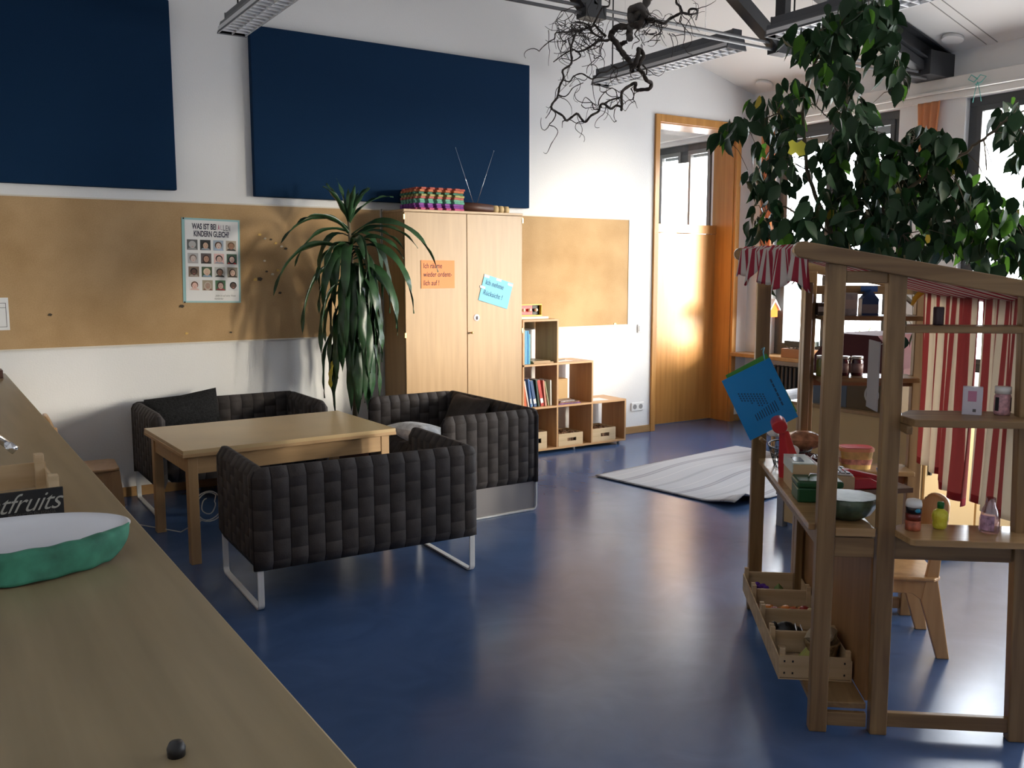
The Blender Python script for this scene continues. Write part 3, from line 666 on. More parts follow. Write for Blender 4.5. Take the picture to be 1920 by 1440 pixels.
# ================================================================== kitchen counter
CZ = .93; CE = .462
ct = thing('kitchen_counter', 'long light wood counter running along the left side', 'counter', (0, 0, 0))
MB().box(W_X+.002, CE, S_Y+.02, N_Y-.002, CZ-.04, CZ).build('worktop', CTOP, ct, bevel=.004)
yy = S_Y+.1
while yy < 6.6:
    c_ = MB().box(W_X+.002, CE-.045, yy, yy+.6, .10, CZ-.041).build('base_unit', plain('unit_white', (.72, .70, .66), .5), ct)
    MB().box(CE-.045, CE-.027, yy+.002, yy+.598, .105, CZ-.045).build('unit_door', BEECH, c_, bevel=.001); yy += .604
MB().box(W_X, CE-.09, S_Y+.1, 6.7, 0, .10).build('plinth', BLACK, ct)
# bowl with green napkin
BWX, BWY = .155, 2.37
bo = thing('serving_bowl', 'wide white oval bowl on a green cloth, at left on the counter', 'bowl', (BWX-.025, BWY-.02, CZ+.004))
MB().lathe([(.0, .002), (.12, .001), (.20, .012), (.252, .045), (.262, .060), (.255, .062), (.240, .050), (.19, .024), (.11, .013), (0, .012)], 64, ell=.66, wob=lambda a, j: .05).build('bowl_body', plain('white_porcelain', (.74, .75, .79), .18), bo)
gc = MB(); GRC = plain('green_cloth', (.040, .20, .125), .75, var=.35, vscale=18)
def napk(u, v):
    a = -3.0+u*2.72; P_ = ((0, .86, .060), (.18, .97, .0725), (.32, 1.035, .068), (.5, 1.05, .048), (.75, 1.045, .022), (1, 1.05, .003)); w8 = min(1, 1.9*math.sin(u*math.pi)+.02)
    for (v0, r0, z0), (v1, r1, z1) in zip(P_, P_[1:]):
        if v <= v1+1e-9: break
    t = (v-v0)/(v1-v0); rr = r0+(r1-r0)*t; z = z0+(z1-z0)*t
    ed = .10*math.sin(a*4.1+1)*max(0, .2-v)*3; rr += ed+.030*math.sin(a*5.3+v*3)*v+.012*math.sin(a*13+2)*v; z += .0015*math.sin(a*21)
    if w8 < 1: rr = rr*w8+(1-w8)*1.0; z = z*w8+(1-w8)*.069
    return (rr*.275, 0, 0) if False else (rr*.275*math.cos(a), rr*.182*math.sin(a), max(.0012, z))
gc.grid(napk, 90, 12); nk = gc.build('crumpled_napkin', GRC, None, (BWX-.025, BWY-.02, CZ+.001), thick=.0015)
tag(nk, 'crumpled green cloth draped over the front rim of the white bowl', 'cloth')
# fruit crate
fc = thing('fruit_crate', 'wooden fruit crate with black lettered end panel on the counter', 'crate', (-.13, 2.70, CZ+.001)); LX = .43; LY = .40
BLK = plain('crate_black_print', (.012, .012, .014), .6)
MB().box(0, LX, 0, .008, .012, .088).build('front_panel', BLK, fc)
MB().box(0, LX, LY-.008, LY, .012, .088).build('back_panel', CRATEW, fc)
for x in (0, LX-.007): MB().box(x, x+.007, .008, LY-.008, .02, .075).build('side_panel', CRATEW, fc)
MB().box(0, LX, 0, LY, 0, .008).build('base', CRATEW, fc)
for x in (.007, LX-.032):
    for y in (.010, LY-.045): MB().box(x, x+.025, y, y+.035, .009, .118).build('corner_post', CRATEW, fc, bevel=.001)
text('label_text', 'ntfruits', .072, plain('silver_print', (.45, .44, .40), .5), fc, (LX-.010, -.001, .054), FACE_S, .92, 'RIGHT', shear=.55, bold=-.0004, space=.95)
text('label_text', 'PRODUCTO EN ESPAÑA', .013, plain('dim_print', (.10, .09, .08), .6), fc, (LX-.02, -.001, .024), FACE_S, .8, 'RIGHT')
# faucet
fa = thing('faucet', 'chrome swivel faucet reaching in from the left edge over the counter', 'faucet', (-.035, 3.33, CZ))
MB().lathe([(.028, 0), (.028, .012), (.02, .02), (.019, .09), (.014, .10), (0, .10)], 20).build('body', CHROME, fa)
pts = [(0, 0, .09)]
for k in range(10): a = math.pi-math.pi*.75*k/9; pts.append((.11+.11*math.cos(a), 0, .13+.075*math.sin(a)))
pts = pts+[(.262, 0, .115)]
pts = [(p[0]*.96, p[1]-.1*p[0], p[2]) for p in pts]
MB().tube(pts, .012, 14).build('spout', CHROME, fa)
p = Vector(pts[-1]); q = Vector(pts[-2]); d = (p-q).normalized()
MB().cyl(p, p+d*.028, .0150, n=16).build('aerator', CHROME, fa)
MB().tube([(0, 0, .10), (-.03, -.04, .14)], .007, 8).build('lever', CHROME, fa)
tag(MB().lathe([(.012, 0), (.013, .012), (.009, .02), (0, .022)], 16).build('bottle_stopper', BLACK, None, (.262, 1.262, CZ)), 'small black rubber stopper at the bottom edge on the counter', 'stopper')
tag(MB().box(0, .09, 0, .12, 0, .05).build('wooden_block', wood('dark_wood', (.05, .018, .012), (.10, .04, .025), 'x', .5), None, (.34, 6.55, CZ), bevel=.004), 'small brown block at the far end of the counter', 'block')

# ================================================================== child chairs
def child_chair(loc, rotz, label, sh=.33, sw=.36, up=0):
    r = thing('child_chair', label, 'chair', loc, rotz)
    # local: seat centred, back at -x
    q = MB(); q.prism([(-sw/2, -sw/2+.03), (-sw/2+.03, -sw/2), (sw/2-.03, -sw/2), (sw/2, -sw/2+.03), (sw/2, sw/2-.03), (sw/2-.03, sw/2), (-sw/2+.03, sw/2), (-sw/2, sw/2-.03)], 'z', sh-.016, sh)
    q.build('seat', CHAIRW, r, bevel=.005)
    for y in (-sw/2+.03, sw/2-.03):
        q = MB().prism([(-sw/2-.05, 0), (-sw/2, 0), (-sw/2+.075, sh-.10), (-sw/2+.03, sh+.17+up), (-sw/2-.005, sh+.17+up), (-sw/2+.01, sh-.02)], 'y', y-.012, y+.012); q.build('back_leg', CHAIRW, r, bevel=.004)
        q = MB().prism([(sw/2+.03, 0), (sw/2-.015, 0), (sw/2-.09, sh-.10), (sw/2-.05, sh-.017), (sw/2, sh-.017)], 'y', y-.012, y+.012); q.build('front_leg', CHAIRW, r, bevel=.004)
        q = MB().prism([(-sw/2+.04, sh-.085), (-sw/2+.075, sh-.10), (-sw/2+.11, sh-.075), (sw/2-.12, sh-.075), (sw/2-.085, sh-.10), (sw/2-.05, sh-.017), (-sw/2+.035, sh-.017)], 'y', y-.011, y+.011); q.build('side_rail', CHAIRW, r, bevel=.003)
    q = MB()
    def bk(u, v):
        y = (u-.5)*(sw-.005); a, c = u*2-1, v*2-1
        k = 1-.16*abs(c)**3 if True else 1
        z = sh+.19+up+c*.09*(1-.55*abs(a)**4)
        return (-sw/2-.012-.035*(1-a*a)-.03*v+.03, y*k, z)
    q.grid(bk, 14, 8); q.build('backrest', CHAIRW, r, thick=.012)
    return r
child_chair((3.43, 2.34, 0), math.radians(138), 'light wooden child chair behind the play shop', sh=.35, sw=.38, up=.02)
child_chair((.845, 6.31, 0), math.radians(-4), 'light wooden child chair between counter and wall sofa', .36, .36, .07)

# ================================================================== lamps and truss
def lamp(x, y0, y1, label, z=3.2):
    r = thing('pendant_lamp', label, 'lamp', (x, y0, z), 0, 'hanging louvred tube lamps'); L = y1-y0; hw = .10
    MB().prism([(-hw, 0), (-hw+.004, 0), (-hw*.72+.004, .070), (hw*.72-.004, .070), (hw-.004, 0), (hw, 0), (hw*.74, .076), (hw*.42, .084), (hw*.42, .135), (-hw*.42, .135), (-hw*.42, .084), (-hw*.74, .076)], 'y', 0, L).build('housing', GREYM, r, bevel=.002)
    for y in (-.012, L):
        MB().prism([(-hw, -.004), (hw, -.004), (hw*.74, .078), (hw*.45, .086), (hw*.45, .138), (-hw*.45, .138), (-hw*.45, .086), (-hw*.74, .078)], 'y', y, y+.012).build('end_cap', GREYM, r)
    MB().box(-hw*.86, hw*.86, .01, L-.01, .046, .050).build('reflector', plain('lamp_reflector', (.20, .20, .21), .4), r)
    q = MB(); n = int(L/.072)
    for k in range(1, n): q.box(-hw+.006, hw-.006, k*L/n-.005, k*L/n+.005, -.001, .040)
    q.box(-.002, .002, 0, L, -.001, .04); q.box(-hw+.005, -hw+.012, 0, L, -.001, .04); q.box(hw-.012, hw-.005, 0, L, -.001, .04)
    q.build('louvre', plain('lamp_louvre', (.85, .86, .88), .35), r)
    MB().cyl((0, 0.02, .053), (0, L-.02, .053), .013, n=10).build('tube', plain('unlit_tube', (.75, .75, .75), .3), r)
    zt = ceil_z(x)-z
    for y in (L*.2, L*.8): MB().cyl((0, y, .135), (0, y, zt), .0016, n=5).build('suspension_wire', CHROME, r)
    MB().cyl((0, L*.9, .135), (0, L*.9, zt), .006, n=8).build('power_cable', BLACK, r)
    return r
lamp(5.12, 4.90, 6.47, 'louvred tube lamp nearest the far wall, behind the hanging branch')
lamp(5.12, 2.98, 4.53, 'louvred tube lamp partly hidden by the top of the leafy tree')
lamp(1.93, 4.95, 6.48, 'louvred tube lamp at the top left, between the navy panels')
def tslab(q, x0, z0, x1, z1, w, y0, y1):
    d = Vector((x1-x0, z1-z0)); d.normalize(); n = Vector((-d.y, d.x))*w/2
    q.prism([(x0-n.x, z0-n.y), (x1-n.x, z1-n.y), (x1+n.x, z1+n.y), (x0+n.x, z0+n.y)], 'y', y0, y1)
ty0 = 4.74
tr = thing('roof_truss', 'dark steel roof truss under the white ceiling, resting above the windows', 'roof truss', (0, ty0, 0))
q = MB(); cz = lambda x: ceil_z(x)-.012
for dz, hw in ((0, .075), (-.15, .075)):
    q.prism([(-.25, cz(-.25)+dz-.012), (7.42, cz(7.42)+dz-.012), (7.42, cz(7.42)+dz), (-.25, cz(-.25)+dz)], 'y', -hw, hw)
q.prism([(-.25, cz(-.25)-.16), (7.42, cz(7.42)-.16), (7.42, cz(7.42)), (-.25, cz(-.25))], 'y', -.006, .006)
q.build('top_chord', DARKM, tr)
MB().box(7.10, 7.44, -.10, .20, 3.206, 3.40).build('bearing_plate', DARKM, tr, bevel=.003)
zr = 3.215
for dz in (-.022, .022):
    MB().cyl((.0, .0, zr+dz), (7.2, .0, zr+dz), .011, n=8).build('tie_rod', plain('tie_rod_steel', (.12, .12, .125), .4), tr)
nodes = [5.40, 3.66, 1.92, .2]
for i, x in enumerate(nodes):
    q = MB(); q.box(x-.004, x+.055, -.045, .045, zr-.01, cz(x)-.15); q.build('vertical_post', DARKM, tr)
    q = MB(); xl = nodes[i+1] if i+1 < 4 else x-1
    if i < 3:
        tslab(q, x, zr+.0, xl+.06, cz(xl)-.15, .085, -.045, .045); q.build('diagonal_strut', DARKM, tr)
    MB().box(x-.07, x+.09, -.05, .05, zr-.05, zr+.03).build('node_plate', DARKM, tr)
q = MB(); tslab(q, 5.5, cz(5.4)-.2, 7.15, 3.27, .07, -.045, .045); q.build('diagonal_strut', DARKM, tr)
for k, (x, y) in enumerate(((7.20, 4.52), (7.26, 6.55))):
    q = MB().cyl((0, 0, -.028), (0, 0, -.002), .085, n=24)
    o = q.build('ceiling_speaker', CEIL, None, (x, y, ceil_z(x)), rot=(0, math.atan(.26), 0), bevel=.006)
    tag(o, ('flat round white disc on the ceiling right of the truss end', 'flat round white disc on the ceiling above the door corner')[k], 'ceiling disc', 'white discs on the ceiling')

# ================================================================== hanging willow branch
BR = plain('willow_bark', (.030, .022, .018), .85, bump=.4, bscale=80)
BRG = plain('grey_bark', (.085, .075, .068), .85, bump=.5, bscale=80)
wr = random.Random(5); WD = 4.25
def wpts(seq, jit=.02, d0=0.0):
    P = [at(u, v, WD+d0+wr.uniform(-jit, jit)) for u, v in seq]; out = []
    for i in range(len(P)-1):
        p0, p1, p2, p3 = P[max(i-1, 0)], P[i], P[i+1], P[min(i+2, len(P)-1)]
        for k in range(4):
            t = k/4
            out.append(.5*((2*p1)+(p2-p0)*t+(2*p0-5*p1+4*p2-p3)*t*t+(3*p1-p0-3*p2+p3)*t**3))
    out.append(P[-1]); return out
mains = [
 ([(1240, -60), (1215, -25), (1212, 5), (1198, 22), (1186, 40), (1183, 20), (1200, 12), (1210, 30), (1203, 48), (1190, 45)], .020, .016, 1),
 ([(1207, 30), (1200, 45), (1180, 50), (1160, 50), (1150, 58), (1145, 68), (1155, 80), (1162, 92), (1172, 105), (1183, 118), (1185, 133)], .016, .012, 0),
 ([(1182, 50), (1180, 62), (1181, 72)], .017, .016, 1), ([(1162, 85), (1170, 80), (1176, 78)], .012, .008, 0),
 ([(1185, 128), (1192, 118), (1197, 100), (1198, 92), (1207, 104), (1200, 117), (1196, 128)], .012, .009, 0),
 ([(1195, 128), (1205, 137), (1212, 150), (1221, 156), (1218, 166), (1205, 168), (1191, 168), (1192, 156), (1182, 160), (1168, 170), (1165, 180), (1166, 195), (1165, 207)], .010, .006, 0),
 ([(1208, 38), (1225, 36), (1214, 42), (1230, 40), (1245, 44), (1255, 36), (1270, 28), (1279, 24), (1290, 26), (1293, 18), (1305, 17), (1307, 24), (1295, 27), (1285, 25)], .009, .004, 0),
 ([(1279, 24), (1275, 12), (1268, 4), (1270, -20)], .006, .005, 0),
 ([(1148, 70), (1138, 76), (1124, 76), (1112, 84), (1100, 92), (1083, 97), (1075, 93), (1060, 100), (1050, 107), (1038, 116)], .007, .0025, 0),
 ([(1136, 68), (1125, 58), (1115, 47), (1108, 50), (1095, 43), (1080, 41)], .006, .003, 0),
 ([(1112, 47), (1120, 32), (1129, 15), (1133, 12), (1142, 11), (1143, -10)], .005, .003, 0),
 ([(1108, 50), (1092, 56), (1078, 56), (1070, 60), (1058, 60), (1042, 62), (1040, 72), (1030, 78), (1018, 88), (1011, 96)], .005, .0018, 0),
 ([(1080, 62), (1075, 75), (1070, 92), (1072, 112), (1069, 122), (1055, 132), (1057, 145), (1050, 160), (1047, 175), (1044, 184), (1036, 194), (1034, 203), (1042, 209), (1055, 217), (1062, 226), (1070, 221), (1082, 213), (1088, 220), (1097, 229), (1108, 217), (1122, 209), (1126, 197), (1133, 195), (1145, 204), (1155, 198), (1164, 200)], .005, .0055, 0),
 ([(1166, 182), (1150, 186), (1140, 190), (1131, 196)], .004, .004, 0),
 ([(1057, 150), (1068, 153), (1076, 143), (1090, 138), (1102, 144), (1112, 148), (1124, 137), (1140, 134), (1151, 123)], .003, .004, 0),
 ([(1047, 178), (1058, 181), (1066, 176), (1075, 164), (1094, 155)], .003, .002, 0),
 ([(1034, 203), (1030, 212), (1023, 222)], .0025, .0015, 0), ([(1036, 205), (1042, 214), (1037, 226), (1030, 234), (1040, 238), (1046, 248), (1036, 266)], .003, .0014, 0),
 ([(1060, 226), (1055, 228), (1054, 240)], .003, .001, 0), ([(1122, 197), (1124, 186), (1135, 172), (1148, 165)], .003, .0015, 0),
 ([(1122, 205), (1113, 204), (1110, 193), (1101, 184), (1096, 184), (1090, 197)], .003, .0012, 0),
 ([(1183, 166), (1188, 176), (1187, 186), (1178, 188), (1168, 196)], .003, .0015, 0), ([(1187, 186), (1191, 192), (1195, 203)], .002, .001, 0),
 ([(1153, 204), (1151, 218), (1155, 228)], .002, .001, 0), ([(1277, 30), (1275, 40), (1282, 50), (1284, 66), (1281, 82)], .003, .0014, 0),
 ([(1131, 80), (1126, 94), (1126, 104), (1115, 110), (1114, 104)], .003, .002, 0), ([(1126, 104), (1133, 115), (1132, 130)], .002, .0012, 0), ([(1116, 112), (1102, 125), (1100, 138)], .002, .0012, 0),
 ([(1085, 98), (1088, 106), (1075, 114), (1067, 112)], .004, .002, 0), ([(1108, 52), (1112, 62), (1130, 72)], .004, .005, 0),
 ([(1190, 120), (1180, 120), (1160, 128), (1148, 124)], .004, .003, 0), ([(1205, 122), (1212, 130), (1212, 140)], .004, .003, 0),
 ([(1240, 45), (1240, 58), (1225, 70), (1214, 80)], .003, .0012, 0), ([(1200, 52), (1190, 64), (1199, 76), (1188, 82), (1185, 92)], .0035, .0012, 0),
]
wb = thing('hanging_branch', 'dark twisted willow branch hanging from the truss near the ceiling', 'branch', (0, 0, 0))
tw_ = MB(); mi = MB()
for seq, r0, r1, g in mains:
    P = wpts(seq, .05 if len(seq) > 8 else .03); n = len(P)
    (mi if g == 1 else tw_).tube(P, [(r0+(r1-r0)*i/(n-1))*(1+.12*math.sin(i*1.9)) for i in range(n)], 7)
tw_.build('twisted_limbs', BR, wb); mi.build('main_stem', BRG, wb)
tg = MB()
starts = [p for seq, r0, r1, g in mains for p in seq]
for k in range(170):
    u, v = wr.choice(starts) if k < 90 else (wr.gauss(1085, 28), wr.gauss(62, 16))
    if k > 150: u, v = wr.gauss(1225, 20), wr.gauss(58, 14)
    p = at(u, v, WD+wr.uniform(-.12, .12)); P = [p]; d = Vector((wr.uniform(-1, 1), wr.uniform(-.6, .6), wr.uniform(-1, .6))).normalized(); ax = Vector((wr.uniform(-1, 1), wr.uniform(-1, 1), wr.uniform(-1, 1))).normalized()
    for i in range(wr.randint(7, 14)):
        if wr.random() < .3: ax = Vector((wr.uniform(-1, 1), wr.uniform(-1, 1), wr.uniform(-1, 1))).normalized()
        d = Quaternion(ax, wr.uniform(.2, .7)) @ d; d.z -= .05; d.normalize(); p = p+d*.014; P.append(p)
    tg.tube(P, [.0022-.0013*i/len(P) for i in range(len(P))], 4)
tag(tg.build('twigs', BR, wb), None, None, None, 'stuff')
hg = MB().tube([at(1222, 2, WD), at(1224, -80, WD), Vector((at(1224, -80, WD).x, at(1224, -80, WD).y, 4.2))], .002, 5); hg.build('hanging_cord', CHROME, wb)

# ================================================================== dracaena
dr = thing('dracaena_plant', 'tall dracaena with long drooping green leaves beside the cabinet', 'plant', (2.74, 6.42, 0)); pr = random.Random(11)
MB().lathe([(.11, 0), (.15, .30), (.16, .30), (.16, .34), (.145, .34), (.14, .30), (0, .30)], 28).build('pot', plain('terracotta', (.35, .14, .07), .8), dr)
stem = [(0, 0, .3), (.01, -.01, .8), (-.01, .0, 1.3), (.0, .0, 1.7), (-.015, 0, 2.0)]
MB().tube(stem, [.022, .02, .018, .015, .010], 10).build('stem', plain('dracaena_stem', (.16, .13, .08), .8), dr)
LEAF = plain('dracaena_leaf', (.022, .062, .022), .32, spec=.5, var=.45, vscale=10); LEAFY = plain('yellow_leaf', (.50, .40, .03), .5)
def ribbon(mb, p0, az, up, L, w, droop, m=0, curl=0.0, n=16):
    p = Vector(p0); d = Vector((math.cos(az)*math.cos(up), math.sin(az)*math.cos(up), math.sin(up))); s_ = L/n; rows = []
    side0 = Vector((-math.sin(az), math.cos(az), 0))
    for i in range(n+1):
        t = i/n; tw = curl*math.sin(t*4); side = (Quaternion(d, tw) @ (side0-d*side0.dot(d)).normalized())
        ww = w*(min(1, t*3+.22) if t < .3 else 1)*(1-max(0, (t-.62)/.38)**1.7)+.001
        nrm = d.cross(side); f = .25*ww; wv = .006*math.sin(t*19+az*3)
        rows.append((p-side*ww/2+nrm*(f+wv), p.copy(), p+side*ww/2+nrm*(f-wv)))
        d = d+Vector((0, 0, -droop*s_*(1 if t > .1 else .3))); d.normalize(); p = p+d*s_
    vs = [q for r_ in rows for q in r_]; fs = []
    for i in range(n):
        for k in range(2): fs.append((i*3+k, i*3+k+1, (i+1)*3+k+1, (i+1)*3+k))
    mb.add(vs, fs, m, True)
lf = MB()
for k in range(10):
    ribbon(lf, (-.01, 0, 1.94), k*2.4+.3, math.radians(pr.uniform(58, 86)), pr.uniform(.26, .42), .042, pr.uniform(1.0, 3.5), curl=.2)
for k, (az, up, L, dp) in enumerate(((180, 35, .62, 3.2), (172, 20, .55, 4.2), (188, 48, .5, 3.5), (5, 30, .55, 3.2), (-12, 42, .6, 3.4), (200, 10, .5, 5), (-50, 35, .5, 4), (-100, 40, .5, 4.5), (-140, 30, .5, 4.2))):
    ribbon(lf, (-.005, 0, 1.9-.02*k), math.radians(az), math.radians(up), L, .05, dp, curl=.5)
for k in range(64):
    z = 1.86-.80*(k/64)**.9; az = k*2.399963+pr.uniform(-.3, .3)
    if math.sin(az) > .55: az = -az
    ribbon(lf, (pr.uniform(-.01, .01), 0, z), az, math.radians(pr.uniform(5, 45)), pr.uniform(.50, .72), pr.uniform(.052, .072), pr.uniform(8, 17)*(1+.25*k/64), curl=pr.uniform(-.9, .9))
for k in range(10):
    ribbon(lf, (0, 0, 1.30-.03*k), math.radians(-90+pr.uniform(-80, 80)), math.radians(10), pr.uniform(.45, .6), .058, pr.uniform(16, 24), curl=pr.uniform(-.6, .6))
for k, (az, up, L, dp, z) in enumerate(((-28, 38, .85, 3.2, 1.86), (-40, 25, .80, 4.6, 1.75), (-30, 10, .62, 6.0, 1.6), (-52, 30, .75, 6.5, 1.6), (186, 20, .75, 5.2, 1.62), (200, 15, .70, 7.0, 1.5), (176, 38, .80, 3.6, 1.70), (-45, 5, .55, 9, 1.35), (214, 5, .6, 9, 1.3))):
    ribbon(lf, (0, 0, z), math.radians(az), math.radians(up), L, .062, dp, curl=.7)
lv = lf.build('leaves', LEAF, dr, thick=.0008)
yl = MB(); ribbon(yl, (-.17, -.08, .97), math.radians(200), math.radians(-60), .24, .05, 9, curl=.4); tag(yl.build('withered_leaf', LEAFY, dr, thick=.0008), 'yellow withered leaf')

# ================================================================== ficus
fx = random.Random(3)
fi = thing('ficus_tree', 'large leafy green ficus behind the play shop by the windows', 'tree', (6.02, 3.87, 0))
FB = Vector((6.02, 3.87, 0))
MB().lathe([(.17, 0), (.22, .38), (.235, .38), (.235, .43), (.215, .43), (.21, .38), (0, .37)], 28).build('pot', plain('brown_pot', (.10, .05, .03), .7), fi)
FBARK = plain('ficus_bark', (.13, .10, .065), .85, bump=.3)
fork = Vector((4.86, 3.12, 1.35)); f2 = at(1735, 478, 4.9); 
branches = [[FB+Vector((0, 0, .37)), FB+Vector((.02, 0, .9)), fork], [fork, at(1560, 440, 4.9), at(1530, 370, 4.9), at(1513, 320, 4.9), at(1505, 210, 4.95), at(1512, 165, 4.95), at(1527, 120, 4.9), at(1560, 70, 4.8), at(1610, 40, 4.8), at(1670, 60, 4.8)],
            [FB+Vector((.01, 0, .6)), f2, at(1790, 420, 4.8), at(1850, 415, 4.7), at(1960, 412, 4.6)], [fork, at(1655, 392, 4.8), at(1730, 335, 4.7), at(1812, 285, 4.6), at(1850, 255, 4.5), at(1900, 215, 4.4)],
            [at(1560, 440, 4.9), at(1500, 400, 5.0), at(1445, 380, 5.05), at(1420, 430, 5.05)], [at(1505, 210, 4.95), at(1450, 215, 5.0), at(1400, 235, 5.05), at(1355, 265, 5.05)],
            [at(1510, 197, 4.95), at(1530, 197, 4.9), at(1560, 230, 4.9), at(1600, 300, 4.9)], [at(1560, 70, 4.8), at(1590, 150, 4.8), at(1585, 240, 4.85), at(1640, 290, 4.9)], [at(1670, 60, 4.8), at(1685, 130, 4.75), at(1695, 185, 4.75)],
            [at(1730, 335, 4.7), at(1760, 290, 4.7), at(1720, 260, 4.8)], [f2, at(1690, 440, 4.8), at(1640, 410, 4.8), at(1590, 400, 4.9)]]
tk = MB(); bpts = []
for bi, B_ in enumerate(branches):
    L = []
    for i in range(len(B_)-1):
        for k in range(6): L.append(B_[i].lerp(B_[i+1], k/6)+Vector((fx.uniform(-.008, .008),)*3))
    L.append(B_[-1]); r0 = (.028, .013, .015, .013, .007, .005, .004, .006, .004, .005, .007)[bi]
    tk.tube(L, [r0*(1-.7*i/len(L)) for i in range(len(L))], 8); bpts += L
tk.v = [tuple(Vector(p)-FB) for p in tk.v]
tk.build('branches', FBARK, fi)
clusters = [(1590, 45, 60, 42, 40), (1640, 25, 45, 35, 26), (1500, 75, 40, 22, 18), (1545, 95, 45, 35, 34), (1660, 90, 35, 45, 34), (1685, 150, 12, 32, 10), (1672, 120, 20, 40, 12), (1640, 15, 50, 25, 10),
            (1560, 150, 35, 35, 16), (1590, 185, 30, 50, 22), (1485, 175, 30, 25, 14), (1440, 205, 40, 18, 14), (1358, 262, 18, 12, 8), (1385, 240, 22, 14, 10), (1470, 235, 38, 30, 24), (1600, 235, 40, 45, 34),
            (1450, 290, 35, 35, 22), (1425, 345, 28, 35, 18), (1545, 300, 40, 40, 22), (1600, 320, 50, 50, 46), (1655, 290, 35, 35, 28), (1740, 270, 45, 30, 34), (1775, 300, 40, 35, 32), (1700, 330, 60, 40, 52),
            (1640, 390, 70, 45, 62), (1550, 400, 45, 40, 26), (1500, 440, 45, 30, 24), (1440, 400, 30, 40, 18), (1415, 435, 22, 18, 8), (1720, 410, 75, 45, 62), (1790, 370, 50, 45, 40), (1850, 350, 18, 20, 8),
            (1893, 225, 25, 35, 20), (1908, 280, 12, 35, 8), (1870, 400, 45, 30, 28), (1900, 455, 30, 40, 28), (1830, 440, 55, 35, 40), (1770, 460, 60, 25, 34), (1610, 450, 60, 28, 36), (1480, 330, 25, 40, 10), (1900, 420, 20, 30, 10),
            (1690, 470, 50, 25, 26), (1680, 620, 12, 30, 5), (1710, 650, 14, 25, 5), (1435, 530, 8, 12, 1), (1500, 528, 10, 10, 2), (1665, 617, 8, 8, 1), (1960, 330, 30, 120, 26), (1860, 480, 50, 30, 20), (1930, 480, 20, 40, 14)]
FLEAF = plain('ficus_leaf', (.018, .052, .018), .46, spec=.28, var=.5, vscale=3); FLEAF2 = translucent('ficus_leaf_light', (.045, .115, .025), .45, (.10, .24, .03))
FLY = plain('ficus_leaf_yellow', (.55, .42, .04), .5)
lm = MB(); tws = MB()
def leaf(mb, p, d, nrm, L, w, m):
    d = d.normalized(); s_ = d.cross(nrm).normalized(); nr = s_.cross(d)
    prof = ((0, .04), (.12, .55), (.32, .98), (.52, .92), (.72, .62), (.86, .24), (1.0, .0)); vs = []
    for t, k in prof:
        bend = -nr*(t*t*.16*L)
        c = p+d*(t*L)+bend
        vs += [c-s_*(k*w/2)+nr*(k*w*.16), c, c+s_*(k*w/2)+nr*(k*w*.16)]
    fs = []
    for i in range(len(prof)-1):
        for k in range(2): fs.append((i*3+k, i*3+k+1, (i+1)*3+k+1, (i+1)*3+k))
    mb.add(vs, fs, m, True)
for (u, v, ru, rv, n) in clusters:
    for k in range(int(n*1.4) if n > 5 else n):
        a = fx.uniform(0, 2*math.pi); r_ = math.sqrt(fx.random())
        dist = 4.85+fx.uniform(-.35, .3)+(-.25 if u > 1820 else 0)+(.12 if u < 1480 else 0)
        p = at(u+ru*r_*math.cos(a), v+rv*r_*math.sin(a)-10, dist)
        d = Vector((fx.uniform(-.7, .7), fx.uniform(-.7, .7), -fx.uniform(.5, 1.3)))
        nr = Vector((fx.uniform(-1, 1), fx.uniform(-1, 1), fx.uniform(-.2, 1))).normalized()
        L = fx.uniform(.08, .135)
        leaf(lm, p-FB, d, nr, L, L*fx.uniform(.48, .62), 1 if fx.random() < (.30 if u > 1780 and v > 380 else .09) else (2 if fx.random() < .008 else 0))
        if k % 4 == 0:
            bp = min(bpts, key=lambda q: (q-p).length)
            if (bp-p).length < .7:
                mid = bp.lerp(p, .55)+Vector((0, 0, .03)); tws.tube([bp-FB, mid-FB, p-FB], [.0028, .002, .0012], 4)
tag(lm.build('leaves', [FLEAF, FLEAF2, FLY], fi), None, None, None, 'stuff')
tag(tws.build('twigs', FBARK, fi), None, None, None, 'stuff')
# decorations in the tree
def flat_deco(name, label, cat, pts, dist, mat, th=.004):
    P = [at(u, v, dist) for u, v in pts]; c = sum(P, Vector())/len(P)
    nr = (P[1]-P[0]).cross(P[2]-P[1]).normalized()*th; n = len(P)
    mb = MB().add([p-c for p in P]+[p-c+nr for p in P], [tuple(range(n)), tuple(range(2*n-1, n-1, -1))]+[(i, i+n, (i+1) % n+n, (i+1) % n) for i in range(n)])
    return tag(mb.build(name, mat, None, c), label, cat)
flat_deco('paper_butterfly', 'yellow paper butterfly hanging in the leafy ficus', 'decoration', [(1478, 266), (1486, 262), (1494, 268), (1503, 263), (1511, 270), (1508, 280), (1510, 290), (1498, 293), (1492, 286), (1484, 291), (1477, 287), (1481, 277)], 4.55, plain('butterfly_yellow', (.60, .58, .05), .6), .003)
flat_deco('paper_tag', 'small yellow figure tag dangling low in the ficus leaves', 'decoration', [(1737, 440), (1743, 440), (1745, 448), (1743, 455), (1739, 456), (1735, 449)], 4.5, YELLOW)
OR_CL = translucent('orange_cloth', (.88, .52, .30), .55)
def fabric(name, label, y0, y1, z0, z1, x, folds, mat, taper=1.0):
    mb = MB()
    def g(u, v):
        ww = 1-(1-taper)*(1-v); y = (y0+y1)/2+(u-.5)*(y1-y0)*ww
        return (x-.018-.018*math.sin(u*folds*6.28+v*1.5)*(1-.3*v), y, z0+(z1-z0)*v+.01*math.sin(u*9)*(1-v))
    mb.grid(g, 40, 16); return tag(mb.build(name, mat, None, thick=.002), label, 'curtain')
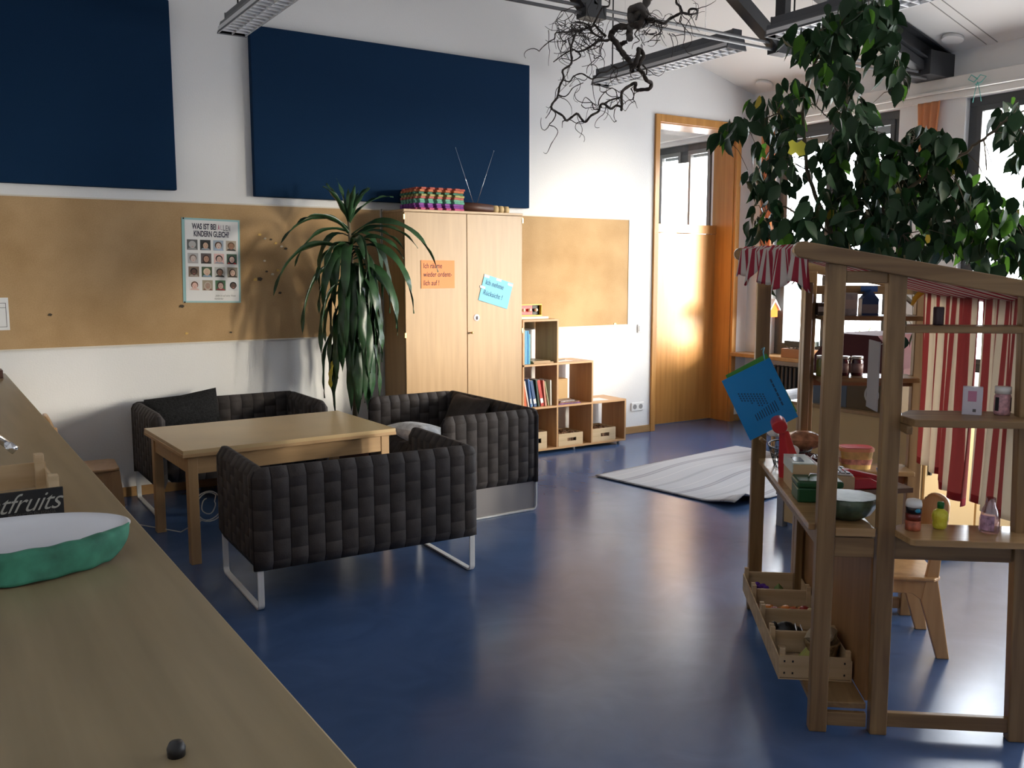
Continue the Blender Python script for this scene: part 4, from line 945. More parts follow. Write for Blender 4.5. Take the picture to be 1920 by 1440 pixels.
fabric('window_curtain', 'short bunched orange cloth hanging on the pier between two windows', 4.72, 4.93, 2.35, 3.034, 7.42, 3, OR_CL, .6)
fabric('window_curtain', 'narrow gathered orange curtain at the far corner of the windows', 6.50, 6.68, 1.15, 3.034, 7.42, 3, OR_CL, .7)
rb = thing('ribbon_bow', 'thin turquoise ribbon tied on the window ledge above the right window', 'ribbon', (7.32, 4.36, 3.12))
TQ = plain('turquoise_ribbon', (.12, .50, .45), .5)
MB().tube([(0, 0, .02), (-.01, .05, .06), (0, .08, .03), (0, .03, .0), (0, -.02, .05), (0, -.07, .03), (0, -.03, -.01), (0, .02, -.02)], .004, 6).build('loop', TQ, rb)
for dy in (-.04, .03): MB().tube([(0, 0, 0), (0, dy*.6, -.08), (0, dy, -.16)], .003, 6).build('tail', TQ, rb)
#@@PART2
# ================================================================== play shop
SA = Vector((2.528, 1.968, 0)); SD_ = Vector((.77315, -.63422, 0)); SN = Vector((.63422, .77315, 0)); SRZ = math.atan2(SD_.y, SD_.x)
def SP(s_, o, z): return SA+SD_*s_+SN*o+Vector((0, 0, z))
ps = thing('play_shop', 'wooden play shop frame with striped canopy, counter and shelves', 'play shop', SA, SRZ)
zb_ = lambda s_: 1.672-.182*(s_+.11)         # centre line of the sloping roof bar
def sbar(o0, o1, s0, name='roof_bar'):
    q = MB(); h = .0275; pts = []
    for k in range(9):
        a = math.pi/2+math.pi*k/8; pts.append((s0+h+h*math.cos(a), zb_(s0+h)+h*math.sin(a)))
    pts += [(.80, zb_(.80)-h), (.80, zb_(.80)+h)]
    q.prism(pts, 'y', o0, o1); q.build(name, PINEX, ps, bevel=.004)
sbar(-.022, .022, -.125); sbar(1.178, 1.222, -.165)
def post(s0, s1, o0, o1, z1=None): MB().box(s0, s1, o0, o1, 0, z1 or zb_((s0+s1)/2)-.022).build('post', PINE, ps, bevel=.004)
post(-.010, .050, .0, .045); MB().prism([(.195, 0), (.252, 0), (.243, 1.585), (.183, 1.596)], 'y', 0, .045).build('post', PINE, ps, bevel=.004); MB().prism([(.652, 0), (.710, 0), (.660, 1.540), (.602, 1.550)], 'y', 0, .045).build('post', PINE, ps, bevel=.004)
post(-.058, .004, 1.165, 1.21); post(.143, .205, 1.165, 1.21); post(.640, .70, 1.165, 1.21, 1.535)
post(.143, .175, 1.10, 1.16, 1.55)
def pb(name, m, *a, bev=.003): return MB().box(*a).build(name, m, ps, bevel=bev)
pb('cross_rail', PINEX, .050, .183, .005, .035, 1.560, 1.600); pb('cross_rail', PINEX, .004, .143, 1.17, 1.20, 1.560, 1.600); pb('cross_rail', PINEX, .205, .64, 1.17, 1.20, 1.495, 1.535)
pb('cross_rail', PINEY, -.04, -.01, .0, 1.21, 1.63, 1.652); 
pb('counter_board', PINEH, -.03, .183, .046, 1.164, .712, .735); pb('counter_board', PINEH, .05, .182, .0, .047, .705, .735)
pb('apron', PINEX, .050, .183, .01, .035, .63, .70); pb('apron', PINEY, -.005, .015, .05, 1.16, .66, .71)
pb('back_board', wood('panel_wood', (.26, .13, .05), (.36, .19, .08), 'z', .5), .186, .200, .05, 1.16, .10, .66)
pb('bottom_board', PINEY, .0, .186, .03, 1.16, .078, .100); pb('bottom_rail', PINEX, .05, .183, .008, .03, .022, .072); pb('bottom_rail', PINEX, .250, .655, .008, .03, .028, .080)
pb('bottom_rail', PINEX, .205, .64, 1.175, 1.20, .03, .08)
q = MB(); q.prism([(.243, -.005), (.262, -.105), (.275, -.115), (.90, -.115), (.90, .085), (.30, .085), (.262, .055)], 'z', .712, .735); q.build('table_board', PINEH, ps, bevel=.003)
pb('apron', PINEX, .243, .628, .012, .035, .628, .705)
q = MB(); q.prism([(.243, .0), (.262, -.085), (.275, -.092), (.90, -.092), (.90, .13), (.31, .13), (.262, .06)], 'z', 1.100, 1.124); q.build('shelf_board', PINEX, ps, bevel=.003)
pb('bracket', PINEY, .243, .262, -.07, .05, 1.072, 1.099)
pb('shelf_board', PINEX, .243, .90, .0, .10, 1.398, 1.421)
for z in (.705, 1.128, 1.402): pb('shelf_board', PINEX, .207, .64, 1.06, 1.25, z-.02, z)
pb('apron', wood('red_brown_wood', (.17, .06, .025), (.25, .10, .04), 'x', .45), .207, .64, 1.20, 1.22, .62, .684)
pb('apron', MATS['red_brown_woodx'], .207, .64, 1.20, 1.22, 1.075, 1.107)
# canopy
STR = translucent('stripe_red', (.50, .065, .10), .35); STW = translucent('stripe_white', (.78, .72, .68), .35)
cv = MB(); NV = 76
SF = lambda v: -.055-.085*v
def can(u, v):
    o = .048+v*1.03; wv = math.sin(v*31)*.006
    L = u*.96
    hang = .090+.055*abs(math.sin(v*12.3+.8))**.7+.014*math.sin(v*41)
    if L < hang:
        t = (hang-L); return (-.013-SF(v)*-1+.016*math.sin(v*30)*(t/.1)+.004*math.sin(v*71), o, zb_(SF(v))+.02-t)
    t = (L-hang); s_ = SF(v)+t
    return (s_, o, zb_(s_)+.030-.056*max(0, min(1, s_/.62))+wv*min(1, t*4)*.5-.012*min(1, t*3)*math.sin(v*math.pi)**.5)
cv.grid(can, 60, NV, mf=lambda i, j: 0 if (j//2) % 2 == 0 else 1)
cv.build('canopy', [STR, STW], ps, thick=.0015)
# curtains
MB().cyl((.640, .02, 1.515), (.640, 1.16, 1.515), .007, n=8).build('curtain_rod', BRASS, ps)
def curtain(o0, o1, label, bot, folds, ph):
    mb = MB(); n = 88; S0 = .640
    def g(u, v):
        o = o0+(o1-o0)*u; zb2 = bot(u); z = 1.512+(zb2-1.512)*v
        amp = .018*(.35+.9*v); x = S0+amp*math.sin(u*folds*6.283+ph+.6*math.sin(v*2+u*5))+.01*v*math.sin(u*5+ph)
        return (x, o+.010*math.sin(u*folds*12.5+ph)*(1-.2*v)-(.02*v*(u-.5)), z)
    mb.grid(g, n, 26, mf=lambda i, j: 2 if j == 25 and (int(i*.19+.45*math.sin(i*.21+ph)+ph)) % 2 == 0 else (0 if (int(i*.19+.45*math.sin(i*.21+ph)+ph)) % 2 == 0 else 1))
    o = mb.build('striped_curtain', [translucent('curtain_red', (.48, .16, .155), .45), translucent('curtain_white', (.78, .71, .60), .45), plain('curtain_hem', (.35, .02, .03), .8)], None, SA, SRZ, thick=.0012)
    return tag(o, label, 'curtain', 'striped curtains of the play shop')
curtain(1.075, .465, 'red and white striped curtain hanging left at the back of the play shop', lambda u: .765-.02*u if u < .62 else .72-.04*(u-.62), 4.5, .4)
curtain(.425, .03, 'red and white striped curtain hanging right at the back of the play shop', lambda u: .745 if u < .75 else .76-.05*(u-.75), 3.2, 2.0)

# crates on the bottom board
def crate(k, o0, label):
    r = thing('produce_crate', label, 'crate', SP(-.085, o0, .1015+.0*k), SRZ, 'small produce crates on the shop base'); w, l, h = .262, .238, .092; t = .005
    MB().box(t, w-t, 0, t, .008, h).build('end_panel', CRATEW, r); MB().box(t, w-t, l-t, l, .008, h).build('end_panel', CRATEW, r)
    MB().box(0, t, 0, l, .004, h-.012).build('side_panel', CRATEW, r); MB().box(w-t, w, 0, l, .004, h-.012).build('side_panel', CRATEW, r)
    MB().box(0, w, 0, l, 0, .004).build('base', CRATEW, r)
    for x in (t, w-t-.018):
        for y in (t, l-t-.018): MB().box(x, x+.018, y, y+.018, .005, h+.022).build('corner_post', CRATEW, r, bevel=.001)
    if k == 0:
        q = MB()
        for x in (.02, .05, .235): 
            for z in (.025, .07): q.box(x-.003, x+.003, -.0008, 0, z-.004, z+.004)
        q.build('staple', BLACK, r)
    return r
for k in range(4):
    crate(k, .190+k*.240, ('slatted crate nearest the camera on the shop base, holding yellow card', 'slatted crate with a black pouch, second from the front', 'slatted crate with red and yellow play fruit on the shop base', 'slatted crate farthest back on the shop base, with purple bits')[k])
def sobj(mb, name, mat, s_, o, z, label, cat, group=None, rot=0, **kw):
    return tag(mb.build(name, mat, None, SP(s_, o, z), SRZ+rot, **kw), label, cat, group)
q = MB().prism([(0, 0), (.11, 0), (.045, .055)], 'y', 0, .004); q.prism([(.0, .0), (.045, .055), (.075, .035), (.03, -.0)], 'y', .02, .022)
sobj(q, 'folded_card', plain('pale_yellow_card', (.62, .66, .22), .7), -.0, .33, .107, 'folded pale yellow card standing in the nearest crate', 'card')
sobj(MB().box(0, .03, 0, .03, 0, .04), 'wooden_cube', CRATEW, -.055, .37, .107, 'small wooden cube in the nearest crate', 'cube')
PCH = plain('black_foil', (.012, .012, .014), .3, bump=.8, bscale=30)
pc = thing('black_pouch', 'crumpled black pouch with silver edge in the second crate', 'pouch', SP(-.06, .49, .107), SRZ)
q = MB(); q.ball((.06, .04, .04), .05, 16, sc=(1.1, .7, .9)); q.ball((.10, .05, .03), .035, 12); q.build('pouch_body', PCH, pc)
MB().tube([(.11, .01, .0), (.10, .02, .05), (.095, .03, .085)], .004, 6).build('silver_edge', CHROME, pc); MB().tube([(.135, .01, .0), (.125, .02, .05), (.115, .03, .08)], .003, 6).build('silver_edge', CHROME, pc)
for k, x in enumerate((.0, .035, .0)): 
    MB().ball((x+.01, .02+.02*k, .078-.01*k), .014, 10).build('black_ball', BLACK, pc) if k < 2 else None
fr = [('red', (.60, .06, .02)), ('orange', (.75, .25, .04)), ('dark red', (.35, .02, .02)), ('cream', (.70, .58, .25)), ('orange', (.75, .25, .04)), ('tomato red', (.62, .08, .02)), ('peach', (.72, .36, .14)), ('dark red', (.35, .02, .02)), ('pale yellow', (.66, .60, .25))]
for k, (nm, c) in enumerate(fr):
    q = MB().lathe([(0, 0), (.012, .001), (.021, .010), (.023, .020), (.018, .034), (.008, .039), (0, .036)], 14)
    s_ = -.068+.0255*k; o_ = .80+.022*((k*2) % 3)
    sobj(q, 'play_fruit', plain('fruit_'+nm.replace(' ', '_'), c, .35), s_+.006, o_-.10, .142, nm+' play fruit in the crate of fruit, '+['first', 'second', 'third', 'fourth', 'fifth', 'sixth', 'seventh', 'eighth', 'ninth'][k]+' from the left', 'play fruit', 'play fruit in the third crate')
q = MB()
for k in range(26): q.ball((fx.uniform(0, .21), fx.uniform(0, .17), fx.uniform(.0, .012)), .019, 8)
tag(q.build('fruit_filling', plain('fruit_mix', (.50, .20, .06), .5, var=.6, vscale=25), None, SP(-.063, .698, .122), SRZ), 'mixed play fruit filling the bottom of the third crate', 'play fruit', None, 'stuff')
q = MB()
for k in range(5): q.ball((.012*k, .01*((k*3) % 4), .012+.006*(k % 2)), .014, 8, sc=(1, .7, .8))
sobj(q, 'purple_flower', plain('purple_felt', (.12, .03, .32), .8), -.045, 1.03, .145, 'purple felt flower in the farthest crate', 'felt flower')
q = MB().lathe([(0, 0), (.022, .004), (.020, .018), (0, .04)], 10); sobj(q, 'green_felt_leaf', plain('green_felt', (.18, .26, .09), .85), .055, 1.01, .148, 'pale green felt leaf bundle in the farthest crate', 'felt leaf')
for k, (s_, o_) in enumerate(((-.045, 1.03), (.055, 1.01))):
    sobj(MB().box(-.03, .03, -.03, .03, 0, .040), 'wooden_block', CRATEW, s_, o_, .1065, ('wooden block under the purple felt flower', 'wooden block under the green felt leaf')[k], 'block')
# basket on the nearest crate
bk_ = thing('wicker_basket', 'small wicker basket with arched handle standing in the nearest crate', 'basket', SP(.105, .36, .106), SRZ)
WICK = plain('wicker', (.26, .17, .08), .8, var=.4, vscale=60, bump=.8, bscale=110)
q = MB(); rr = []
for j in range(11):
    t = j/10; rr.append((.044+.022*t+.0022*(j % 2), .085*t))
rr += [(.058, .085), (.042, .006), (0, .006)]
q.lathe([(0, 0)]+rr, 28); q.build('basket_body', WICK, bk_)
MB().tube([(0, .062*math.cos(math.pi*k/14), .085+.105*math.sin(math.pi*k/14)) for k in range(15)], .0045, 8).build('handle', WICK, bk_)
cushion('cloth_bundle', 'crumpled beige cloth bundle in the wicker basket', plain('beige_cloth', (.40, .34, .24), .9, bump=1, bscale=50), tuple(SP(.10, .355, .215)), (math.radians(80), .1, .5), .11, .06)

# things on the counter
CT = .7352
q = MB(); cer = plain('green_ceramic', (.07, .10, .06), .3, var=.5, vscale=18, bump=.3, bscale=25)
bwl = thing('ribbed_bowl', 'green ribbed ceramic bowl on the near end of the shop counter', 'bowl', SP(.118, .135, CT), SRZ)
q.lathe([(0, .0), (.045, .0), (.075, .018), (.092, .045), (.098, .078), (.094, .080), (.086, .05), (.068, .024), (.04, .010), (0, .008)], 60, ell=.98, wob=lambda a, j: .018*math.cos(a*15)*(1 if 2 <= j <= 4 else .4)+.03*math.cos(2*a)); q.build('bowl_body', cer, bwl)
MB().lathe([(0, .0095), (.041, .0115), (.067, .0255), (.0845, .0505), (.0925, .0805), (.097, .0815)], 60, ell=.98, wob=lambda a, j: .012*math.cos(a*15)+.03*math.cos(2*a)).build('pale_glaze', plain('pale_green_glaze', (.24, .30, .24), .3, var=.35, vscale=22), bwl)
cbx = thing('cash_box', 'dark green metal cash box on the shop counter', 'cash box', SP(-.012, .335, CT), SRZ)
MB().box(0, .165, 0, .125, 0, .055).build('body', GREEN, cbx, bevel=.006); MB().box(-.002, .167, -.002, .127, .056, .082).build('lid', GREEN, cbx, bevel=.008)
MB().tube([(.05, .06, .082), (.055, .06, .098), (.11, .06, .098), (.115, .06, .082)], .004, 8).build('handle', CHROME, cbx)
rg = thing('toy_cash_register', 'light wooden toy cash register with a white sloping top', 'cash register', SP(.0, .515, CT), SRZ)
PLY = plain('light_plywood', (.62, .44, .25), .5); MINT = plain('mint_white_panel', (.68, .78, .72), .4)
q = MB().prism([(0, 0), (.24, 0), (.24, .062), (.145, .066), (.085, .108), (.0, .108)], 'y', 0, .185); q.build('housing', PLY, rg, bevel=.002)
MB().box(-.002, .003, .0, .185, .074, .112).build('edge_panel', MINT, rg); MB().box(-.002, .084, -.001, .186, .1085, .114).build('top_panel', MINT, rg, bevel=.001)
MB().box(.012, .050, .03, .11, .1142, .116).build('display', plain('display_blue', (.06, .14, .20), .3), rg)
q = MB().prism([(.086, .1095), (.144, .0685), (.236, .0645), (.236, .068), (.146, .072), (.089, .1125)], 'y', .012, .173); q.build('keypad_sheet', PAPER, rg)
q = MB()
for i in range(4):
    for j in range(4): q.box(.155+i*.02, .168+i*.02, .03+j*.034, .052+j*.034, .067, .074)
q.build('number_keys', plain('key_grey', (.20, .20, .22), .4), rg)
sc = thing('toy_scanner', 'red plastic toy with round head and flared handle behind the register', 'toy', SP(.045, .765, CT), SRZ)
q = MB().lathe([(.046, 0), (.042, .05), (.026, .14), (.019, .19)], 4, sm=False, ell=.7); sc.scale = (1.15, 1.15, 1.08); q.build('handle', RED, sc, rot=(math.radians(6), math.radians(-11), 0), bevel=.004)
MB().cyl((-.05, .03, .215), (-.055, -.045, .205), .027, n=20).build('round_head', RED, sc, bevel=.004)
MB().box(-.012, .035, -.03, .03, .0, .012).build('base_plate', plain('navy_plastic', (.02, .03, .12), .4), sc)
wb2 = thing('wire_basket', 'dark wire basket with wooden grip standing on the shop counter', 'basket', SP(.075, .98, CT), SRZ)
WIRE = plain('dark_wire', (.05, .055, .05), .4, metal=.6)
def ringp(a, b_, z, n=28): return [(a*math.cos(6.2832*k/n), b_*math.sin(6.2832*k/n), z) for k in range(n+1)]
q = MB()
for z, a, b_ in ((.004, .062, .12), (.035, .072, .13), (.065, .082, .14), (.095, .09, .148)): q.tube(ringp(a, b_, z), .0022 if z < .09 else .0035, 5)
for k in range(22):
    c_, s2 = math.cos(6.2832*k/22), math.sin(6.2832*k/22); q.tube([(.062*c_, .12*s2, .004), (.09*c_, .148*s2, .095)], .0016, 4)
for k in range(-4, 5): q.tube([(k*.013, -.115, .003), (k*.013, .115, .003)], .0014, 4)
q.build('wire_body', WIRE, wb2); MB().cyl((-.11, .12, .105), (-.085, .13, .085), .009, n=10).build('wooden_grip', CHAIRW, wb2)
jr = thing('lidded_jar', 'glass jar with white lid lying tilted in the wire basket', 'jar', SP(.06, .86, CT+.075), SRZ, rot=(math.radians(38), 0, SRZ))
MB().lathe([(.026, -.035), (.030, -.03), (.030, .015), (.026, .022), (.026, .026)], 20).build('jar_body', glassy('jar_glass', (.8, .85, .82), .12), jr); MB().lathe([(.0285, .024), (.0285, .038), (0, .038)], 20).build('lid', WPLAS, jr)
ld = plain('bread_bag', (.52, .26, .14), .25, var=.5, vscale=25, bump=.6, bscale=40)
cushion('bread_loaf', 'reddish brown bread in a clear bag on the pile in the wire basket', ld, tuple(SP(.135, 1.0, CT+.118)), (math.radians(82), 0, SRZ), .16, .085, .9)
MEAT = plain('dark_wrapped', (.10, .03, .03), .2, var=.8, vscale=35, bump=1, bscale=45)
for k, (s_, o_, sz, zz) in enumerate(((.07, .945, .10, .055), (.135, .90, .11, .050), (.10, 1.03, .11, .055), (.20, .86, .085, .03))):
    cushion('wrapped_sausage', ('dark wrapped play sausage at the left of the wire basket', 'dark wrapped play sausage in front of the bread', 'dark wrapped play sausage under the bread', 'dark wrapped play sausage lying right of the basket')[k], MEAT, tuple(SP(s_, o_, CT+zz)), (math.radians(75), .2*k, SRZ+.6*k), sz, .06)
sobj(MB().ball((0, 0, .018), .018, 12, sc=(1.6, 1, 1)), 'red_wrapped_candy', plain('dark_red_foil', (.35, .02, .03), .2), .19, .80, CT, 'dark red shiny sweet lying right of the wire basket', 'sweet')
ph = thing('toy_telephone', 'red plastic toy telephone at the inner edge of the shop counter', 'telephone', SP(.285, .62, CT), SRZ+.3)
q = MB().prism([(-.06, 0), (.07, 0), (.075, .018), (.02, .045), (-.05, .05)], 'y', -.05, .05); q.build('body', RED, ph, bevel=.008)
q = MB().prism([(-.08, .05), (.06, .022), (.085, .03), (.07, .048), (-.055, .078), (-.08, .072)], 'y', -.02, .02); q.build('handset', RED, ph, bevel=.008)
MB().box(-.075, .205-.0, -.055, .055, -.02, -.0005).build('phone_ledge', PINEX, ph)
sobj(MB().cyl((0, 0, 0), (-.022, .0, .10), .004, n=8), 'blue_pen', plain('pen_blue', (.08, .22, .55), .4), .345, .52, .737, 'blue pen leaning at the inner side of the shop counter', 'pen')
sobj(MB().prism([(0, 0), (.14, 0), (.12, .022), (.02, .03)], 'y', 0, .09), 'glass_dish', plain('grey_dish', (.35, .38, .36), .3), .10, .245, CT, 'pale grey flat dish between bowl and cash box', 'dish', bevel=.006)

# shelf goods
def jar(s_, o, z, r_, h, body, lid, label, name='jar', cat='jar', lh=.012, sq=False, lab=None, glossy=.25):
    t = thing(name, label, cat, SP(s_, o, z), SRZ); n = 20
    MB().lathe([(0, 0), (r_*.93, 0), (r_, .006), (r_, h*.86), (r_*.86, h*.97), (r_*.86, h)], n).build('body', body, t)
    MB().lathe([(r_*.98, h*.985), (r_*.98, h+lh), (0, h+lh)], n).build('lid', lid, t)
    if lab: MB().lathe([(r_+.0006, h*.18), (r_+.0006, h*.75)], n).build('label', lab, t)
    return t
LIDS = plain('tin_lid', (.50, .50, .48), .3, metal=.8)
jar(.275, 1.16, 1.1284, .026, .075, plain('pickle_green', (.16, .20, .03), .15), LIDS, 'glass jar of green pickles on the far middle shop shelf')
jar(.335, 1.16, 1.1284, .026, .075, plain('beet_dark', (.06, .012, .02), .12), LIDS, 'dark red glass jar beside the green jar on the far shelf', lab=plain('jar_label', (.24, .15, .15), .5))
jar(.393, 1.16, 1.1284, .026, .075, MATS['beet_dark'], LIDS, 'dark red glass jar nearest the hanging white sheet', lab=MATS['jar_label'])
jar(.225, 1.12, 1.1284, .020, .080, plain('olive_jar', (.13, .14, .03), .2), LIDS, 'small olive jar between the two left posts of the shop')
sobj(MB().box(0, .03, 0, .03, 0, .02), 'white_cube', WPLAS, .232, 1.18, 1.1284, 'small white cube left of the green jar', 'cube')
yb = thing('yellow_bottle', 'yellow plastic bottle on the lower far shop shelf', 'bottle', SP(.292, 1.14, .7053), SRZ)
MB().lathe([(0, 0), (.026, 0), (.028, .008), (.027, .09), (.025, .115), (.020, .122), (0, .122)], 20).build('body', YELLOW, yb); MB().lathe([(.0285, .03), (.0285, .065)], 20).build('label', plain('ochre_label', (.60, .40, .04), .5, var=.4, vscale=50), yb)
tb = thing('margarine_tub', 'cream and orange tub with red lid on the lower far shop shelf', 'tub', SP(.40, 1.14, .7053), SRZ)
def rrect(a, b_, r_, n=6):
    P = []
    for cx, cy, a0 in ((a-r_, b_-r_, 0), (-a+r_, b_-r_, 90), (-a+r_, -b_+r_, 180), (a-r_, -b_+r_, 270)):
        for k in range(n+1): A_ = math.radians(a0+90*k/n); P.append((cx+r_*math.cos(A_), cy+r_*math.sin(A_)))
    return P
def loft(mb, rings, m=0):
    n = len(rings[0][0]); vs = [(x, y, z) for R_, z in rings for x, y in R_]
    fs = [tuple(range(n-1, -1, -1)), tuple(range((len(rings)-1)*n, len(rings)*n))]+[(i*n+k, i*n+(k+1) % n, (i+1)*n+(k+1) % n, (i+1)*n+k) for i in range(len(rings)-1) for k in range(n)]
    return mb.add(vs, fs, m, False)
loft(MB(), [(rrect(.062, .045, .03), 0), (rrect(.072, .052, .035), .082)]).build('body', plain('tub_cream', (.75, .52, .20), .4, var=.25, vscale=20), tb)
loft(MB(), [(rrect(.076, .056, .037), .082), (rrect(.076, .056, .037), .096)]).build('rim', plain('rim_peach', (.80, .38, .22), .4), tb)
loft(MB(), [(rrect(.068, .048, .032), .0965), (rrect(.068, .048, .032), .099)]).build('lid', RED, tb)
loft(MB(), [(rrect(.066, .049, .033), .022), (rrect(.0705, .0525, .0352), .046)]).build('label', plain('tub_label', (.62, .28, .22), .5, var=.4, vscale=50), tb)
for k, (s_, c, nm) in enumerate(((.225, (.05, .03, .02), 'dark brown'), (.335, (.36, .36, .38), 'grey'),)):
    bxx = thing('carton', nm+' carton on the upper far shop shelf', 'carton', SP(s_, 1.14, 1.4025), SRZ)
    w = (.026, .036)[k]; h = (.055, .10)[k]
    MB().box(-w, w, -.03, .03, 0, h).build('body', plain('carton_'+nm.replace(' ', '_'), c, .5, var=.3, vscale=30), bxx, bevel=.002); MB().box(-w*.9, w*.9, -.0305, -.03, h*.3, h*.7).build('label', plain('carton_label', (.50, .45, .42), .6), bxx)
mc = thing('milk_carton', 'blue gabled milk carton on the upper far shop shelf', 'carton', SP(.425, 1.14, 1.4025), SRZ)
BLU = plain('carton_blue', (.02, .07, .22), .4)
MB().box(-.036, .036, -.034, .034, 0, .075).build('body', BLU, mc); q = MB().prism([(-.034, .075), (.034, .075), (0, .115)], 'y', -.036, .036); q.box(-.036, .036, -.003, .003, .105, .130); q.build('gable_top', BLU, mc)
MB().box(-.034, .034, -.0348, -.034, .01, .05).build('label', plain('carton_grey_label', (.26, .26, .30), .6), mc)
q = MB().tube([(0, 0, 0), (.012, 0, .03), (.03, 0, .05), (.05, 0, .055)], [.006, .012, .013, .005], 8); sobj(q, 'toy_banana', YELLOW, .575, 1.02, 1.452, 'yellow toy banana hanging behind the striped curtain edge', 'toy fruit')
# near shelf goods
sobj(MB().lathe([(0, 0), (.0165, 0), (.017, .003), (.017, .057), (.015, .060), (0, .060)], 20), 'dark_canister', plain('dark_purple_plastic', (.030, .010, .018), .4), .365, .06, 1.4214, 'small dark ribbed canister alone on the upper near shelf', 'canister')
bxx = thing('medicine_box', 'white small box with pink print on the near middle shelf', 'box', SP(.487, .055, 1.1244), SRZ-.35)
MB().box(-.030, .030, -.021, .021, 0, .092).build('carton', plain('lilac_white', (.66, .63, .72), .5), bxx, bevel=.001)
q = MB().box(-.014, .012, -.0218, -.021, .045, .080); q.box(.030, .0308, -.012, .010, .05, .080); q.build('pink_print', plain('pink_print', (.55, .22, .36), .5), bxx)
MB().box(.002, .012, -.0218, -.021, .010, .020).build('small_mark', plain('print_grey', (.12, .12, .13), .8), bxx)
jar(.583, .055, 1.1244, .026, .072, plain('pink_white_jar', (.62, .34, .38), .3, var=.35, vscale=70), WPLAS, 'pink and black jar with white lid on the near middle shelf', lh=.022, lab=None)
t_ = [o for o in bpy.data.objects if o.get('label') == 'pink and black jar with white lid on the near middle shelf'][0]
q = MB()
for a0 in (-2.9, -.9):
    q.add([(.0266*math.cos(a0+.55*k/6), .0266*math.sin(a0+.55*k/6), z) for z in (.014, .060) for k in range(7)], [(k, k+1, k+8, k+7) for k in range(6)])
q.build('black_label_panel', BLACK, t_)
sk = thing('seasoning_shaker', 'shaker with white cap and dark and red label on the shop table', 'shaker', SP(.302, .005, .7354), SRZ)
MB().lathe([(0, 0), (.024, 0), (.025, .004), (.025, .034)], 24).build('lower_label', plain('shaker_red_brown', (.40, .10, .05), .4, var=.6, vscale=45), sk)
MB().lathe([(.025, .034), (.025, .058)], 24).build('middle_label', plain('shaker_dark_red', (.16, .02, .015), .35), sk)
MB().lathe([(.0252, .058), (.0252, .082), (.022, .084)], 24).build('upper_label', plain('shaker_black', (.01, .01, .015), .3), sk)
MB().lathe([(.0265, .080), (.0265, .092), (.023, .103), (.012, .106), (0, .106)], 24).build('cap', WPLAS, sk)
q = MB().ball((0.006, -.0245, .070), .009, 10, sc=(1.1, .25, .8)); q.build('blue_emblem', plain('emblem_blue', (.02, .25, .42), .4), sk)
lm_ = thing('lemon_juice_bottle', 'yellow lemon-shaped juice bottle with green cap on the shop table', 'bottle', SP(.397, .03, .7354), SRZ)
MB().lathe([(0, 0), (.018, 0), (.022, .006), (.024, .018), (.022, .024), (.026, .034), (.0265, .048), (.022, .060), (.012, .067), (.010, .070)], 28).build('body', plain('lemon_yellow', (.72, .68, .06), .3, bump=.3, bscale=120), lm_)
MB().lathe([(.011, .070), (.0115, .088), (.009, .092), (0, .092)], 18).build('cap', plain('cap_green', (.01, .16, .03), .35), lm_)
pb_ = thing('clear_bottle', 'clear lilac plastic bottle without cap on the shop table', 'bottle', SP(.545, .0, .7354), SRZ)
MB().lathe([(0, .001), (.028, .001), (.031, .008), (.031, .045), (.024, .078), (.016, .095), (.015, .118)], 28).build('body', glassy('lilac_plastic', (.86, .78, .84), .14, .1), pb_, thick=.001)
MB().add([(.0315*math.cos(3.3+1.5*k/8), .0315*math.sin(3.3+1.5*k/8), z) for z in (.012, .062) for k in range(9)], [(k, k+1, k+10, k+9) for k in range(8)]).build('label', plain('lilac_label', (.45, .28, .42), .5, var=.5, vscale=60), pb_)
# hanging white sheet on the middle post
sobj(MB().box(0, .004, 0, .13, 0, .235), 'hanging_sheet', plain('grey_white_card', (.50, .49, .50), .7), .177, .046, 1.128, 'white card sheets hanging edge-on at the second near post', 'card sheets')
# hanging laminated sheets
def sheet(pts, dist, name, mat, label, marks=False, tab=False):
    P = [at(u, v, dist+dd) for (u, v), dd in zip(pts, (0, .03, .03, 0))]; c = sum(P, Vector())/4
    ex = (P[1]-P[0]); w = ex.length; ex.normalize(); ey = (P[3]-P[0]); h = ey.length; ez = ex.cross(ey).normalized(); ey = ez.cross(ex)
    r = thing(name, label, 'sheet', c); r.rotation_euler = Matrix((ex, ey, ez)).transposed().to_euler()
    MB().box(-w/2, w/2, -h/2, h/2, -.001, .001).build('lamina', mat, r)
    if marks:
        q = MB(); rr = random.Random(2)
        for j in range(9):
            x = -w*.33+j*.0125; y = -h*.22+.006*j
            for k in range(rr.randint(4, 6)): q.box(x, x+.0045, y+k*.011, y+k*.011+.007, -.002, -.001); q.box(x-.003, x+.006, y+k*.011, y+k*.011+.0018, -.002, -.001)
        for k in range(6): q.box(w*.32, w*.35, -h*.20+k*.022, -h*.20+k*.022+.018, -.002, -.001)
        for j in range(10): q.box(-w*.22+j*.012, -w*.22+j*.012+.004, h*.18-.002*j, h*.18+.03, -.002, -.001)
        q.build('handwriting', plain('blue_dark_ink', (.01, .07, .18), .7), r)
    return r
sheet([(1350, 718), (1440, 674), (1492, 778), (1417, 822)], 4.04, 'laminated_sheet', plain('bright_blue_card', (.0, .28, .72), .35), 'blue laminated handwritten sheet hanging askew on the far left shop post', True)
g_ = sheet([(1354, 709), (1431, 668), (1494, 768), (1430, 806)], 4.075, 'laminated_sheet', plain('bright_green_card', (.08, .34, .06), .4), 'green laminated sheet hanging directly behind the blue one')
hk = MB().tube([at(1434, 676, 4.05)-at(1434, 676, 4.05), at(1431, 660, 4.06)-at(1434, 676, 4.05), at(1433, 652, 4.10)-at(1434, 676, 4.05), at(1428, 655, 4.17)-at(1434, 676, 4.05)], .003, 6)
